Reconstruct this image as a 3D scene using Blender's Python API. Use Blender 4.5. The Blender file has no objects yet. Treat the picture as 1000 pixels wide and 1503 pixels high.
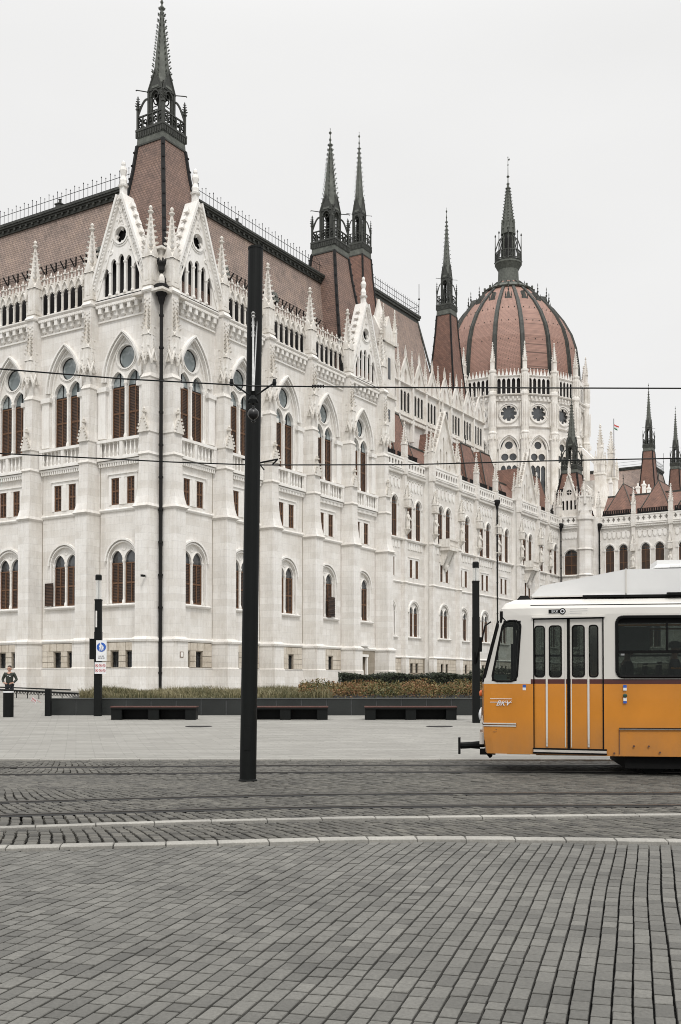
import bpy, bmesh, math, random
from math import sin, cos, pi, sqrt, radians, atan2
from mathutils import Vector, Matrix
random.seed(7)
sc = bpy.context.scene
# ------------------------------------------------------------------ camera
cd = bpy.data.cameras.new('camera'); cam = bpy.data.objects.new('camera', cd)
sc.collection.objects.link(cam); sc.camera = cam
cd.lens = 37.25; cd.sensor_width = 36; cd.sensor_fit = 'AUTO'; cd.shift_y = 0.1427
cd.clip_end = 5000; cd.clip_start = .1
cam.location = (0, 0, 1.6); cam.rotation_euler = (radians(91.2), 0, 0)
# ------------------------------------------------------------------ world: overcast sky over a Nishita sky
SUN_EL, SUN_ROT = 50, 168
W = bpy.data.worlds.new("World"); sc.world = W; W.use_nodes = True
nt = W.node_tree; nt.nodes.clear(); N = nt.nodes.new; L = nt.links.new
wo = N('ShaderNodeOutputWorld'); bg = N('ShaderNodeBackground'); L(bg.outputs[0], wo.inputs[0])
sky = N('ShaderNodeTexSky'); sky.sky_type = 'NISHITA'; sky.sun_disc = False
sky.sun_elevation = radians(SUN_EL); sky.sun_rotation = radians(SUN_ROT)
tc = N('ShaderNodeTexCoord'); sep = N('ShaderNodeSeparateXYZ'); L(tc.outputs['Generated'], sep.inputs[0])
mp = N('ShaderNodeMapping'); mp.inputs['Scale'].default_value = (1, 1, 2.6); L(tc.outputs['Generated'], mp.inputs[0])
nz = N('ShaderNodeTexNoise'); nz.inputs['Scale'].default_value = 2.2; nz.inputs['Detail'].default_value = 5; L(mp.outputs[0], nz.inputs[0])
cr = N('ShaderNodeValToRGB'); L(nz.outputs[0], cr.inputs[0])
cr.color_ramp.elements[0].position = .3; cr.color_ramp.elements[0].color = (7.75, 7.72, 7.66, 1)
cr.color_ramp.elements[1].position = .7; cr.color_ramp.elements[1].color = (8.25, 8.22, 8.16, 1)
mr = N('ShaderNodeMapRange'); L(sep.outputs[2], mr.inputs[0]); mr.interpolation_type = 'SMOOTHSTEP'
mr.inputs[1].default_value = .5; mr.inputs[2].default_value = 1.0; mr.inputs[3].default_value = 1.0; mr.inputs[4].default_value = 3.2
vm = N('ShaderNodeVectorMath'); vm.operation = 'SCALE'; L(cr.outputs[0], vm.inputs[0]); L(mr.outputs[0], vm.inputs['Scale'])
mx = N('ShaderNodeMix'); mx.data_type = 'RGBA'; mx.inputs[0].default_value = .985
L(sky.outputs[0], mx.inputs[6]); L(vm.outputs[0], mx.inputs[7]); L(mx.outputs[2], bg.inputs[0])
bg.inputs[1].default_value = .1
sd = bpy.data.lights.new('sun', 'SUN'); sd.energy = 1.5; sd.angle = radians(12); sd.color = (1, .97, .93)
so = bpy.data.objects.new('sun', sd); sc.collection.objects.link(so)
so.rotation_euler = (radians(90 - SUN_EL), 0, radians(180 - SUN_ROT))   # light travels away from the camera, slightly right
sc.view_settings.view_transform = 'Standard'; sc.view_settings.look = 'None'
sc.view_settings.exposure = .12; sc.view_settings.gamma = 1
sc.render.engine = 'CYCLES'; sc.cycles.filter_width = 1.0
sc.render.resolution_x = 681; sc.render.resolution_y = 1024
# ------------------------------------------------------------------ materials
def newmat(name):
    m = bpy.data.materials.new(name); m.use_nodes = True
    return m, m.node_tree, m.node_tree.nodes['Principled BSDF']
def ramp(nt, fac, stops):
    r = nt.nodes.new('ShaderNodeValToRGB'); nt.links.new(fac, r.inputs[0]); e = r.color_ramp.elements
    while len(e) < len(stops): e.new(.5)
    for el, (p, c) in zip(e, stops): el.position = p; el.color = (*c, 1) if len(c) == 3 else c
    return r.outputs[0]
def noise(nt, vec, scale, detail=4, rough=.55):
    n = nt.nodes.new('ShaderNodeTexNoise'); n.inputs['Scale'].default_value = scale
    n.inputs['Detail'].default_value = detail; n.inputs['Roughness'].default_value = rough
    if vec: nt.links.new(vec, n.inputs[0])
    return n.outputs[0]
def mixc(nt, a, b, fac, mode='MULTIPLY'):
    m = nt.nodes.new('ShaderNodeMix'); m.data_type = 'RGBA'; m.blend_type = mode
    for s, i in ((fac, 0), (a, 6), (b, 7)):
        if hasattr(s, 'links'): nt.links.new(s, m.inputs[i])
        elif i == 0: m.inputs[0].default_value = s
        else: m.inputs[i].default_value = (*s, 1)
    return m.outputs[2]
def bump(nt, b, h, strength=.4, dist=.02):
    n = nt.nodes.new('ShaderNodeBump'); n.inputs['Strength'].default_value = strength; n.inputs['Distance'].default_value = dist
    nt.links.new(h, n.inputs['Height']); nt.links.new(n.outputs[0], b.inputs['Normal'])
def mapping(nt, vec, scale=(1, 1, 1), rot=(0, 0, 0)):
    m = nt.nodes.new('ShaderNodeMapping'); m.inputs['Scale'].default_value = scale; m.inputs['Rotation'].default_value = rot
    nt.links.new(vec, m.inputs[0]); return m.outputs[0]
def objco(nt): return nt.nodes.new('ShaderNodeTexCoord').outputs['Object']
def wallco(nt):           # (x+y, z): runs along walls of either direction
    o = objco(nt); s = nt.nodes.new('ShaderNodeSeparateXYZ'); nt.links.new(o, s.inputs[0])
    a = nt.nodes.new('ShaderNodeMath'); a.operation = 'ADD'; nt.links.new(s.outputs[0], a.inputs[0]); nt.links.new(s.outputs[1], a.inputs[1])
    c = nt.nodes.new('ShaderNodeCombineXYZ'); nt.links.new(a.outputs[0], c.inputs[0]); nt.links.new(s.outputs[2], c.inputs[1])
    return c.outputs[0]
def brick(nt, vec, w, h, mortar, c1, c2, cm, off=.5, smooth=.1):
    b = nt.nodes.new('ShaderNodeTexBrick'); nt.links.new(vec, b.inputs[0]); b.offset = off
    b.inputs['Scale'].default_value = 1; b.inputs['Brick Width'].default_value = w; b.inputs['Row Height'].default_value = h
    b.inputs['Mortar Size'].default_value = mortar; b.inputs['Mortar Smooth'].default_value = smooth
    b.inputs['Color1'].default_value = (*c1, 1); b.inputs['Color2'].default_value = (*c2, 1); b.inputs['Mortar'].default_value = (*cm, 1)
    return b
def stone_mat(name, base, blocks=True, dirt=1.0, bw=1.15, bh=.46):
    m, nt, b = newmat(name); o = objco(nt); w = wallco(nt)
    col = base
    if blocks:
        v = (base[0]*.885, base[1]*.875, base[2]*.86); mo = tuple(c * .84 for c in base)
        br = brick(nt, w, bw, bh, .012, base, v, mo)
        col = br.outputs[0]
        bump(nt, b, br.outputs['Fac'], -.3, .012)
    n1 = ramp(nt, noise(nt, o, .55, 6, .62), [(.36, (1 - .2 * dirt, 1 - .225 * dirt, 1 - .26 * dirt)), (.6, (1, 1, 1))])
    col = mixc(nt, col, n1, 1.0)
    n2 = ramp(nt, noise(nt, mapping(nt, w, (3.2, .28, 1)), 1.6, 5, .65), [(.38, (1 - .3 * dirt, 1 - .33 * dirt, 1 - .38 * dirt)), (.56, (1, 1, 1))])
    col = mixc(nt, col, n2, .42)
    n3 = ramp(nt, noise(nt, o, 9, 4, .7), [(.33, (.80, .79, .77)), (.55, (1, 1, 1))])
    col = mixc(nt, col, n3, .6 * min(1, dirt))
    nt.links.new(col, b.inputs['Base Color']); b.inputs['Roughness'].default_value = .85
    return m
def tile_mat(name, c1, c2, w=.26, h=.17, mott=1.):
    m, nt, b = newmat(name); wc = wallco(nt)
    br = brick(nt, wc, w, h, .022, c1, c2, tuple(c * .35 for c in c1), smooth=.3)
    n = ramp(nt, noise(nt, objco(nt), .9, 8, .75), [(.34, (.66, .68, .68)), (.48, (1, 1, 1)), (.6, (1.12, 1.1, 1.06)), (.7, (1.35, 1.4, 1.3))])
    col = mixc(nt, br.outputs[0], n, mott)
    n2 = ramp(nt, noise(nt, mapping(nt, wc, (5, .5, 1)), 2, 4, .7), [(.4, (.8, .81, .8)), (.55, (1, 1, 1))])
    col = mixc(nt, col, n2, .7)
    nt.links.new(col, b.inputs['Base Color']); bump(nt, b, br.outputs['Fac'], -.6, .03); b.inputs['Roughness'].default_value = .7
    return m
def noisy(name, base, var=.25, scale=3, rough=.6, metal=0, bumps=0, streak=None):
    m, nt, b = newmat(name); o = objco(nt)
    if streak: o2 = mapping(nt, o, streak)
    else: o2 = o
    n = ramp(nt, noise(nt, o2, scale, 6, .65), [(.3, tuple(c * (1 - var) for c in base)), (.7, tuple(min(1, c * (1 + var)) for c in base))])
    nt.links.new(n, b.inputs['Base Color']); b.inputs['Roughness'].default_value = rough; b.inputs['Metallic'].default_value = metal
    if bumps: bump(nt, b, noise(nt, o, scale * 6, 4), bumps, .01)
    return m
STB = (.82, .803, .775)
M = {}
M['stone'] = stone_mat('limestone', STB, True, .62)
M['trim'] = stone_mat('limestone_trim', (.84, .825, .797), False, .5)
M['carved'] = stone_mat('limestone_carved', (.79, .768, .73), False, .95)
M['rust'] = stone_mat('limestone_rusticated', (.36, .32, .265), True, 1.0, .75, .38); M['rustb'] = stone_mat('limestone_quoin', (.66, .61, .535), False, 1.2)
M['base'] = stone_mat('limestone_base', (.64, .60, .54), True, .95, 1.5, .8)
M['tile'] = tile_mat('roof_tile', (.255, .165, .132), (.195, .125, .10))
M['tile2'] = tile_mat('roof_tile_red', (.235, .125, .092), (.185, .098, .072), .4, .16)
M['tiled'] = tile_mat('dome_tile', (.34, .198, .155), (.30, .172, .134), .5, .22, .3)
M['tiler'] = tile_mat('roof_tile_weathered', (.35, .262, .222), (.275, .205, .17))
M['copper'] = noisy('dark_zinc', (.036, .038, .032), .5, 2.5, .65, 0)
M['copperg'] = noisy('grey_green_zinc', (.088, .094, .080), .4, 2.5, .7, 0)
M['black'] = noisy('black_paint', (.0025, .0035, .0032), .3, 5, .6); M['black'].node_tree.nodes['Principled BSDF'].inputs['Specular IOR Level'].default_value = .22
M['iron'] = noisy('black_iron', (.006, .0055, .0055), .4, 5, .65); M['iron'].node_tree.nodes['Principled BSDF'].inputs['Specular IOR Level'].default_value = .3
M['dark'] = noisy('dark_interior', (.012, .011, .011), .3, 2, .9)  # near-black colour painted in for the unlit depth behind openings
M['steel'] = noisy('steel', (.30, .30, .29), .3, 8, .3, .9)
m, nt, b = newmat('wood_louvre'); M['wood'] = m
w = wallco(nt); wv = nt.nodes.new('ShaderNodeTexWave'); wv.bands_direction = 'Y'; wv.inputs['Scale'].default_value = 3.2; wv.inputs['Distortion'].default_value = .4
nt.links.new(w, wv.inputs[0])
c = ramp(nt, wv.outputs['Fac'], [(.2, (.010, .006, .0045)), (.75, (.070, .036, .020))])
c = mixc(nt, c, ramp(nt, noise(nt, mapping(nt, objco(nt), (1.2, 1.2, .6)), 1.1, 3), [(.35, (.6, .6, .6)), (.65, (1.25, 1.2, 1.15))]), 1.)
nt.links.new(c, b.inputs['Base Color']); b.inputs['Roughness'].default_value = .6; bump(nt, b, wv.outputs['Fac'], .5, .03)
M['woodf'] = noisy('wood_frame', (.125, .060, .028), .35, 6, .55)
m, nt, b = newmat('window_glass_dark'); M['glassd'] = m
nt.links.new(ramp(nt, noise(nt, objco(nt), .9, 3), [(.4, (.012, .014, .016)), (.6, (.05, .055, .06))]), b.inputs['Base Color'])
b.inputs['Roughness'].default_value = .05; b.inputs['Specular IOR Level'].default_value = .9
m, nt, b = newmat('window_glass_pale'); M['glassp'] = m
nt.links.new(ramp(nt, noise(nt, objco(nt), 1.1, 3), [(.42, (.16, .19, .195)), (.6, (.42, .46, .465))]), b.inputs['Base Color'])
b.inputs['Roughness'].default_value = .12; b.inputs['Specular IOR Level'].default_value = .8
# ------------------------------------------------------------------ mesh builder
class MB:
    def __init__(s): s.v = []; s.f = []; s.m = []; s.T = Matrix.Identity(4)
    def poly(s, pts, m=0):
        i = len(s.v); s.v += [tuple(s.T @ Vector(p)) for p in pts]; s.f.append(tuple(range(i, i + len(pts)))); s.m.append(m)
    def idx(s, pts, faces, m=0):
        i = len(s.v); s.v += [tuple(s.T @ Vector(p)) for p in pts]
        for f in faces: s.f.append(tuple(i + k for k in f)); s.m.append(m)
    def box(s, x0, x1, y0, y1, z0, z1, m=0):
        s.idx([(x0,y0,z0),(x1,y0,z0),(x1,y1,z0),(x0,y1,z0),(x0,y0,z1),(x1,y0,z1),(x1,y1,z1),(x0,y1,z1)],
              [(3,2,1,0),(4,5,6,7),(0,1,5,4),(1,2,6,5),(2,3,7,6),(3,0,4,7)], m)
    def wedge(s, x0, x1, y0, y1, z0, z1, x2, x3, y2, y3, m=0):   # frustum: bottom rect -> top rect
        s.idx([(x0,y0,z0),(x1,y0,z0),(x1,y1,z0),(x0,y1,z0),(x2,y2,z1),(x3,y2,z1),(x3,y3,z1),(x2,y3,z1)],
              [(3,2,1,0),(4,5,6,7),(0,1,5,4),(1,2,6,5),(2,3,7,6),(3,0,4,7)], m)
    def lathe(s, prof, n=8, cx=0, cy=0, ph=0, m=0, caps=True):
        pts = []; fs = []
        for r, z in prof:
            for k in range(n):
                a = ph + 2 * pi * k / n; pts.append((cx + r * cos(a), cy + r * sin(a), z))
        for j in range(len(prof) - 1):
            for k in range(n):
                k2 = (k + 1) % n; fs.append((j*n+k, j*n+k2, (j+1)*n+k2, (j+1)*n+k))
        if caps: fs.append(tuple(range(n - 1, -1, -1))); fs.append(tuple((len(prof)-1)*n + k for k in range(n)))
        s.idx(pts, fs, m)
    def tube(s, p, q, r, n=6, r2=None, m=0):
        p = Vector(p); q = Vector(q); d = q - p
        if d.length < 1e-6: return
        d.normalize(); a = d.orthogonal().normalized(); b = d.cross(a); r2 = r if r2 is None else r2
        pts = [p + (a*cos(2*pi*k/n) + b*sin(2*pi*k/n))*r for k in range(n)] + [q + (a*cos(2*pi*k/n) + b*sin(2*pi*k/n))*r2 for k in range(n)]
        s.idx(pts, [(k, (k+1)%n, n+(k+1)%n, n+k) for k in range(n)] + [tuple(range(n-1,-1,-1)), tuple(range(n, 2*n))], m)
    def path(s, pts, r, n=6, m=0):
        for a, b in zip(pts, pts[1:]): s.tube(a, b, r, n, m=m)
    def prism(s, pts, y0, y1, m=0):      # polygon in x,z extruded along y
        n = len(pts)
        s.idx([(x, y0, z) for x, z in pts] + [(x, y1, z) for x, z in pts],
              [tuple(range(n)), tuple(range(2*n-1, n-1, -1))] + [(k, n+k, n+(k+1)%n, (k+1)%n) for k in range(n)], m)
    def build(s, name, mats, parent=None, loc=(0,0,0), rot=0, smooth=False):
        me = bpy.data.meshes.new(name); me.from_pydata(s.v, [], s.f)
        if not isinstance(mats, (list, tuple)): mats = [mats]
        for mt in mats: me.materials.append(mt)
        if len(mats) > 1: me.polygons.foreach_set('material_index', s.m)
        if smooth: me.polygons.foreach_set('use_smooth', [True] * len(me.polygons))
        me.update()
        return link(name, me, parent, loc, rot)
def link(name, me, parent=None, loc=(0,0,0), rot=0):
    o = bpy.data.objects.new(name, me); sc.collection.objects.link(o)
    if parent: o.parent = parent
    o.location = loc; o.rotation_euler = (0, 0, rot); return o
def thing(name, label, cat, loc=(0,0,0), rot=0, group=None):
    return tag(link(name, None, None, loc, rot), label, cat, group)
def tag(o, label, cat, group=None):
    o['label'] = label; o['category'] = cat
    if group: o['group'] = group
    return o
def struct(o): o['kind'] = 'structure'; return o
def dup(o, loc=None, rot=None, parent=None):
    c = o.copy(); sc.collection.objects.link(c)
    if parent is not None: c.parent = parent
    if loc is not None: c.location = loc
    if rot is not None: c.rotation_euler = (0, 0, rot)
    for ch in list(o.children): dup(ch, parent=c)
    return c
# ---- architectural shapes, in a facade's own frame: x along it to the right, outward is -y, z up
def hi_arch(xc, a, spring, rise):
    if rise < a: R = (a*a + rise*rise) / (2*rise); return lambda x: spring + max(0, sqrt(max(0, R*R - (x-xc)**2)) - (R - rise))
    R = (a*a + rise*rise) / (2*a)
    return lambda x: spring + sqrt(max(0, R*R - (abs(x-xc) + R - a)**2))
def arch(xc, a, z0, spring, rise): return (xc-a, xc+a, lambda x: z0, hi_arch(xc, a, spring, rise))
def rect(xc, a, z0, z1): return (xc-a, xc+a, lambda x: z0, lambda x: z1)
def circ(xc, r, zc): return (xc-r, xc+r, lambda x: zc - sqrt(max(0, r*r-(x-xc)**2)), lambda x: zc + sqrt(max(0, r*r-(x-xc)**2)))
def wall(mb, x0, x1, z0, z1, y, ops=(), depth=.3, n=10, m=0, top=None):
    tp = top or (lambda x: z1)
    ops = sorted(ops, key=lambda o: o[0]); x = x0
    def q(xa, xb, za, zb, zc, zd): mb.poly([(xa, y, za), (xb, y, zb), (xb, y, zd), (xa, y, zc)], m)
    for xl, xr, lo, hi in ops:
        if xl > x + 1e-5: q(x, xl, z0, z0, tp(x), tp(xl))
        c = (xl+xr)/2; a = (xr-xl)/2; xs = [c - a*cos(pi*i/n) for i in range(n+1)]
        for xa, xb in zip(xs, xs[1:]):
            la, lb, ha, hb = lo(xa), lo(xb), hi(xa), hi(xb)
            if la > z0+1e-5 or lb > z0+1e-5: q(xa, xb, z0, z0, la, lb)
            q(xa, xb, ha, hb, tp(xa), tp(xb))
            mb.poly([(xa,y,ha),(xb,y,hb),(xb,y+depth,hb),(xa,y+depth,ha)], m)
            mb.poly([(xa,y,la),(xb,y,lb),(xb,y+depth,lb),(xa,y+depth,la)], m)
        for xe in (xl, xr):
            if hi(xe)-lo(xe) > 1e-4: mb.poly([(xe,y,lo(xe)),(xe,y,hi(xe)),(xe,y+depth,hi(xe)),(xe,y+depth,lo(xe))], m)
        x = xr
    if x1 > x + 1e-5: q(x, x1, z0, z0, tp(x), tp(x1))
def mould(mb, xc, a, z0, spring, rise, w, y0, y1, n=12, m=0, legs=True):
    f = hi_arch(0, a, spring, rise); g = hi_arch(0, a+w, spring, rise+w)
    I = [(xc - a*cos(pi*i/n), f(-a*cos(pi*i/n))) for i in range(n+1)]
    O = [(xc - (a+w)*cos(pi*i/n), g(-(a+w)*cos(pi*i/n))) for i in range(n+1)]
    if legs: I = [(xc-a, z0)] + I + [(xc+a, z0)]; O = [(xc-a-w, z0)] + O + [(xc+a+w, z0)]
    for i in range(len(I)-1):
        a0, a1, b0, b1 = I[i], I[i+1], O[i], O[i+1]
        mb.poly([(a0[0],y1,a0[1]),(a1[0],y1,a1[1]),(b1[0],y1,b1[1]),(b0[0],y1,b0[1])], m)
        mb.poly([(b0[0],y1,b0[1]),(b1[0],y1,b1[1]),(b1[0],y0,b1[1]),(b0[0],y0,b0[1])], m)
        mb.poly([(a0[0],y1,a0[1]),(a1[0],y1,a1[1]),(a1[0],y0,a1[1]),(a0[0],y0,a0[1])], m)
def ringm(mb, xc, zc, r, w, y0, y1, n=20, m=0):
    for i in range(n):
        a, b = 2*pi*i/n, 2*pi*(i+1)/n
        P = lambda R, t, y: (xc+R*cos(t), y, zc+R*sin(t))
        mb.poly([P(r,a,y1),P(r,b,y1),P(r+w,b,y1),P(r+w,a,y1)], m)
        mb.poly([P(r+w,a,y1),P(r+w,b,y1),P(r+w,b,y0),P(r+w,a,y0)], m)
        mb.poly([P(r,a,y1),P(r,b,y1),P(r,b,y0),P(r,a,y0)], m)
def column(mb, x, y, z0, z1, r, m=0, n=8):
    h = z1-z0; b = min(.25, h*.08)
    mb.lathe([(r*1.7,z0),(r*1.7,z0+b*.5),(r*1.25,z0+b),(r,z0+b*1.2),(r,z1-b*1.6),(r*1.2,z1-b*1.4),(r*1.1,z1-b*1.1),(r*1.75,z1-b*.4),(r*1.85,z1-b*.35),(r*1.85,z1)], n, x, y, m=m)
def string(mb, x0, x1, z, h, p, y=0, m=0):      # moulded string course, weathered top
    mb.idx([(x0,y,z),(x1,y,z),(x1,y-p*.5,z),(x0,y-p*.5,z),(x0,y-p,z+h*.45),(x1,y-p,z+h*.45),(x1,y-p,z+h*.7),(x0,y-p,z+h*.7),(x0,y,z+h),(x1,y,z+h)],
           [(0,1,2,3),(3,2,5,4),(4,5,6,7),(7,6,9,8),(0,3,4,7,8),(1,9,6,5,2)], m)
def crockets(mb, x, y, z0, z1, w0, w1, n, s, m=0):   # on the four arrises of a square spirelet
    for i in range(n):
        k = (i+.4)/n; z = z0+(z1-z0)*k; w = w0+(w1-w0)*k; q = s*(1-.45*k)
        for dx, dy in ((1,1),(1,-1),(-1,1),(-1,-1)):
            cx, cy = x+dx*(w+q*.45), y+dy*(w+q*.45)
            mb.wedge(cx-q*.5,cx+q*.5,cy-q*.5,cy+q*.5,z,z+q*.9, cx-q*.7+dx*q*.2,cx+q*.7+dx*q*.2,cy-q*.7+dy*q*.2,cy+q*.7+dy*q*.2, m)
def pinn(mb, x, y, z0, h, w, m=0, gab=True):     # square crocketed pinnacle
    zb = z0+h*.38
    mb.box(x-w,x+w,y-w,y+w,z0,zb,m)
    mb.box(x-w*1.15,x+w*1.15,y-w*1.15,y+w*1.15,z0+h*.02,z0+h*.05,m)
    if gab:
        for dx, dy in ((1,0),(-1,0),(0,1),(0,-1)):
            ax, ay = -dy, dx; g = w*1.12; e = w*1.2
            P = lambda a, o, z: (x+ax*a+dx*o, y+ay*a+dy*o, z)
            mb.idx([P(-e,g,zb-h*.02),P(e,g,zb-h*.02),P(0,g,zb+h*.13),P(-e,w*.3,zb-h*.02),P(e,w*.3,zb-h*.02),P(0,w*.3,zb+h*.13)],
                   [(0,1,2),(0,2,5,3),(1,4,5,2),(0,3,4,1)], m)
            mb.box(*sorted((x+ax*w*.45+dx*w*.9, x-ax*w*.45+dx*w*1.06)) , *sorted((y+ay*w*.45+dy*w*.9, y-ay*w*.45+dy*w*1.06)), z0+h*.08, zb-h*.04, m)
    wt = w*.16; zt = z0+h*.9
    mb.wedge(x-w*.82,x+w*.82,y-w*.82,y+w*.82,zb,zt,x-wt,x+wt,y-wt,y+wt,m)
    crockets(mb, x, y, zb+h*.06, zt-h*.04, w*.72, wt, 6, w*.42, m)
    mb.lathe([(wt*.9,zt-h*.01),(w*.55,zt+h*.015),(w*.55,zt+h*.03),(wt,zt+h*.04),(w*.38,zt+h*.065),(w*.3,zt+h*.085),(.01,z0+h)],6,x,y,m=m)
def baluster(mb, x, y, z0, z1, r, m=0):
    h = z1-z0; mb.lathe([(r*.9,z0),(r*.6,z0+h*.1),(r,z0+h*.32),(r*.5,z0+h*.62),(r*.45,z0+h*.8),(r*.9,z1)],6,x,y,m=m,caps=False)
# ================================================================== THE PARLIAMENT BUILDING
YAW = atan2(955, 1555); D0 = 65.
C0 = (-265/1555*D0, D0)
B = thing('parliament_building', 'huge white limestone gothic revival building with red tiled roofs, spires and dome behind the square', 'building', (C0[0], C0[1], 0), pi/2 - YAW)
def RF(t0): return lambda o_loc: (o_loc, t0, 0)
LR = -pi/2
def fac(side, off, a, z=0):        # location and rotation of something at distance a along a facade
    return ((a, off, z), 0) if side == 'R' else ((off, a, z), LR)
def put(proto, side, off, a):
    loc, r = fac(side, off, a); return dup(proto, loc, r, B)
GB = 1.0   # ground at the building's foot
# ---------- window prototypes (x centre 0, wall plane y=0)
def shutters(par, y, boxes, arcs=()):
    for (x0, x1, z0, z1) in boxes:
        mb = MB(); mb.box(x0, x1, y, y+.05, z0, z1)
        sh = mb.build('shutter', M['wood'], par)
        fr = MB(); t = .085; xm = (x0+x1)/2
        for (a, b2, c, d) in ((x0,x0+t,z0,z1),(x1-t,x1,z0,z1),(x0+t,x1-t,z1-t,z1),(x0+t,x1-t,z0,z0+t),(xm-.045,xm+.045,z0+t,z1-t),(x0+t,xm-.045,z0+(z1-z0)*.48,z0+(z1-z0)*.48+t*1.2),(xm+.045,x1-t,z0+(z1-z0)*.48,z0+(z1-z0)*.48+t*1.2)):
            fr.box(a, b2, y-.03, y-.002, c, d)
        o = fr.build('shutter_frame', M['woodf'], par)
def big_window():
    mb = MB(); a = 1.4
    # tympanum: lancets below, oculus above
    wall(mb, -a, a, 16.95, 21.35, .24, [arch(-.67,.585,16.97,20.4,.85), arch(.67,.585,16.97,20.4,.85)], .18)
    H = hi_arch(0, a, 20.6, 2.85)
    wall(mb, -a, a, 21.35, 0, .24, [circ(0,.74,22.15)], .18, 14, top=lambda x: max(21.36, H(x)))
    ringm(mb, 0, 22.15, .74, .09, .24, .16); ringm(mb, 0, 22.15, .85, .05, .24, .2)
    for x in (-.67,.67): mould(mb, x, .585, 20.4, 20.4, .85, .07, .24, .17, 10, legs=False)
    mould(mb, 0, a-.12, 17.0, 20.6, 2.7, .12, .24, .1, 14)
    o = mb.build('arched_window', M['trim'], B)
    c = MB(); column(c, 0, .2, 16.97, 20.5, .075)
    c.build('column', M['trim'], o)
    for x in (-1.27, 1.27):
        c = MB(); column(c, x, .2, 16.97, 20.5, .065); c.build('column', M['trim'], o)
    shutters(o, .40, [(-1.26,-.08,16.98,20.28),(.08,1.26,16.98,20.28)])
    g = MB(); g.poly([(-1.26,.44,20.28),(1.26,.44,20.28),(1.26,.44,22.95),(-1.26,.44,22.95)]); g.build('pane', M['glassp'], o)
    g = MB()
    for x in (-.67,.67): g.box(x-.03,x+.03,.39,.43,20.28,21.2); g.box(x-.58,x+.58,.39,.43,20.28,20.36)
    ringm(g, 0, 22.15, .68, .07, .43, .40); g.build('glazing_bar', M['dark'], o)
    return o
def lower_window():
    mb = MB(); a = 1.2
    H = hi_arch(0, a, 9.15, 1.15)
    wall(mb, -a, a, 6.45, 0, .12, [arch(-.57,.5,6.47,9.15,.68), arch(.57,.5,6.47,9.15,.68)], .1, 10, top=lambda x: max(6.46, H(x)))
    for x in (-.57,.57): mould(mb, x, .5, 9.15, 9.15, .68, .06, .12, .06, 10, legs=False)
    ringm(mb, 0, 9.95, .1, .06, .12, .09, 10)
    o = mb.build('twin_arched_window', M['trim'], B)
    c = MB(); column(c, 0, .1, 6.47, 9.2, .065); c.build('column', M['trim'], o)
    for x in (-1.1,1.1):
        c = MB(); column(c, x, .1, 6.47, 9.2, .05); c.build('column', M['trim'], o)
    shutters(o, .205, [(-1.08,-.07,6.48,9.05),(.07,1.08,6.48,9.05)])
    g = MB(); g.poly([(-1.08,.23,9.05),(1.08,.23,9.05),(1.08,.23,9.9),(-1.08,.23,9.9)]); g.build('pane', M['glassd'], o)
    return o
def rect_window(a=.33, c=.66, z0=12.72, z1=14.42, nm='mullioned_window'):
    mb = MB(); w = c+a+.2
    # moulded frame standing proud
    mb.box(-w, w, -.05, .0, z1, z1+.22); mb.box(-w-.07, w+.07, -.12, .0, z1+.22, z1+.3)
    for x in (-w, w): mb.box(min(x, x-.2*(1 if x>0 else -1)), max(x, x-.2*(1 if x>0 else -1)), -.05, 0, z0, z1)
    mb.box(-(c-a), c-a, -.03, .0, z0, z1); mb.box(-(c-a)*.35, (c-a)*.35, -.06, -.03, z0, z1)
    o = mb.build(nm, M['trim'], B)
    shutters(o, .05, [(-c-a,-c+a,z0,z1),(c-a,c+a,z0,z1)])
    return o
def basement_window():
    mb = MB()
    for x in (-.62, .62):
        for dx in (-.24, -.08, .08, .24): mb.box(x+dx-.012, x+dx+.012, .1, .13, 2.45, 3.4)
        for z in (2.7, 3.0, 3.25): mb.box(x-.28, x+.28, .085, .1, z, z+.025)
    o = mb.build('basement_window', M['iron'], B)
    g = MB(); g.poly([(-.95,.15,2.4),(.95,.15,2.4),(.95,.15,3.45),(-.95,.15,3.45)]); g.build('pane', M['glassd'], o)
    return o
def balcony(x0, x1):
    mb = MB(); w = (x1-x0)/2
    mb.box(-w, w, -.32, -.002, 15.55, 15.68); mb.box(-w, w, -.34, .0, 16.68, 16.86)
    mb.box(-w, w, -.3, -.1, 15.68, 15.76)
    n = int(w*2/.19)
    for g in (-.52, .52):
        for k in range(5): baluster(mb, w*g + (k-2)*w*.17, -.2, 15.76, 16.68, .075)
    for x in (-w+.12, 0, w-.12): mb.box(x-.13, x+.13, -.31, -.08, 15.68, 16.68)
    for x in (-w+.06,): pass
    mb.box(-w, w, -.22, 0, 15.38, 15.5); k = -w+.06
    while k < w-.05: mb.box(k, k+.1, -.2, -.002, 15.16, 15.38); k += .2
    return mb
def cornice(w):          # corbel table under the gallery
    mb = MB()
    string(mb, -w, w, 25.55, .32, .42); mb.box(-w, w, -.36, -.002, 25.36, 25.55)
    n = max(3, int(2*w/.17)); 
    for k in range(n): x = -w+(k+.5)*2*w/n; mb.box(x-.04, x+.04, -.4, -.36, 25.38, 25.52)
    n = max(3, round(2*w/.62))
    for k in range(n):
        x = -w+(k+.5)*2*w/n
        mb.box(x-.13, x+.13, -.34, 0, 25.02, 25.36); mb.box(x-.11, x+.11, -.2, 0, 24.76, 25.02)
        mb.lathe([(.0,24.62),(.12,24.76)], 6, x, -.1)
        if k < n-1:
            xx = x+w/n; mould(mb, xx, w/n-.15, 25.0, 25.0, .22, .05, -.002, -.1, 6, legs=False)
    mb.box(-w, w, -.1, 0, 24.5, 24.6)
    return mb
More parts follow.
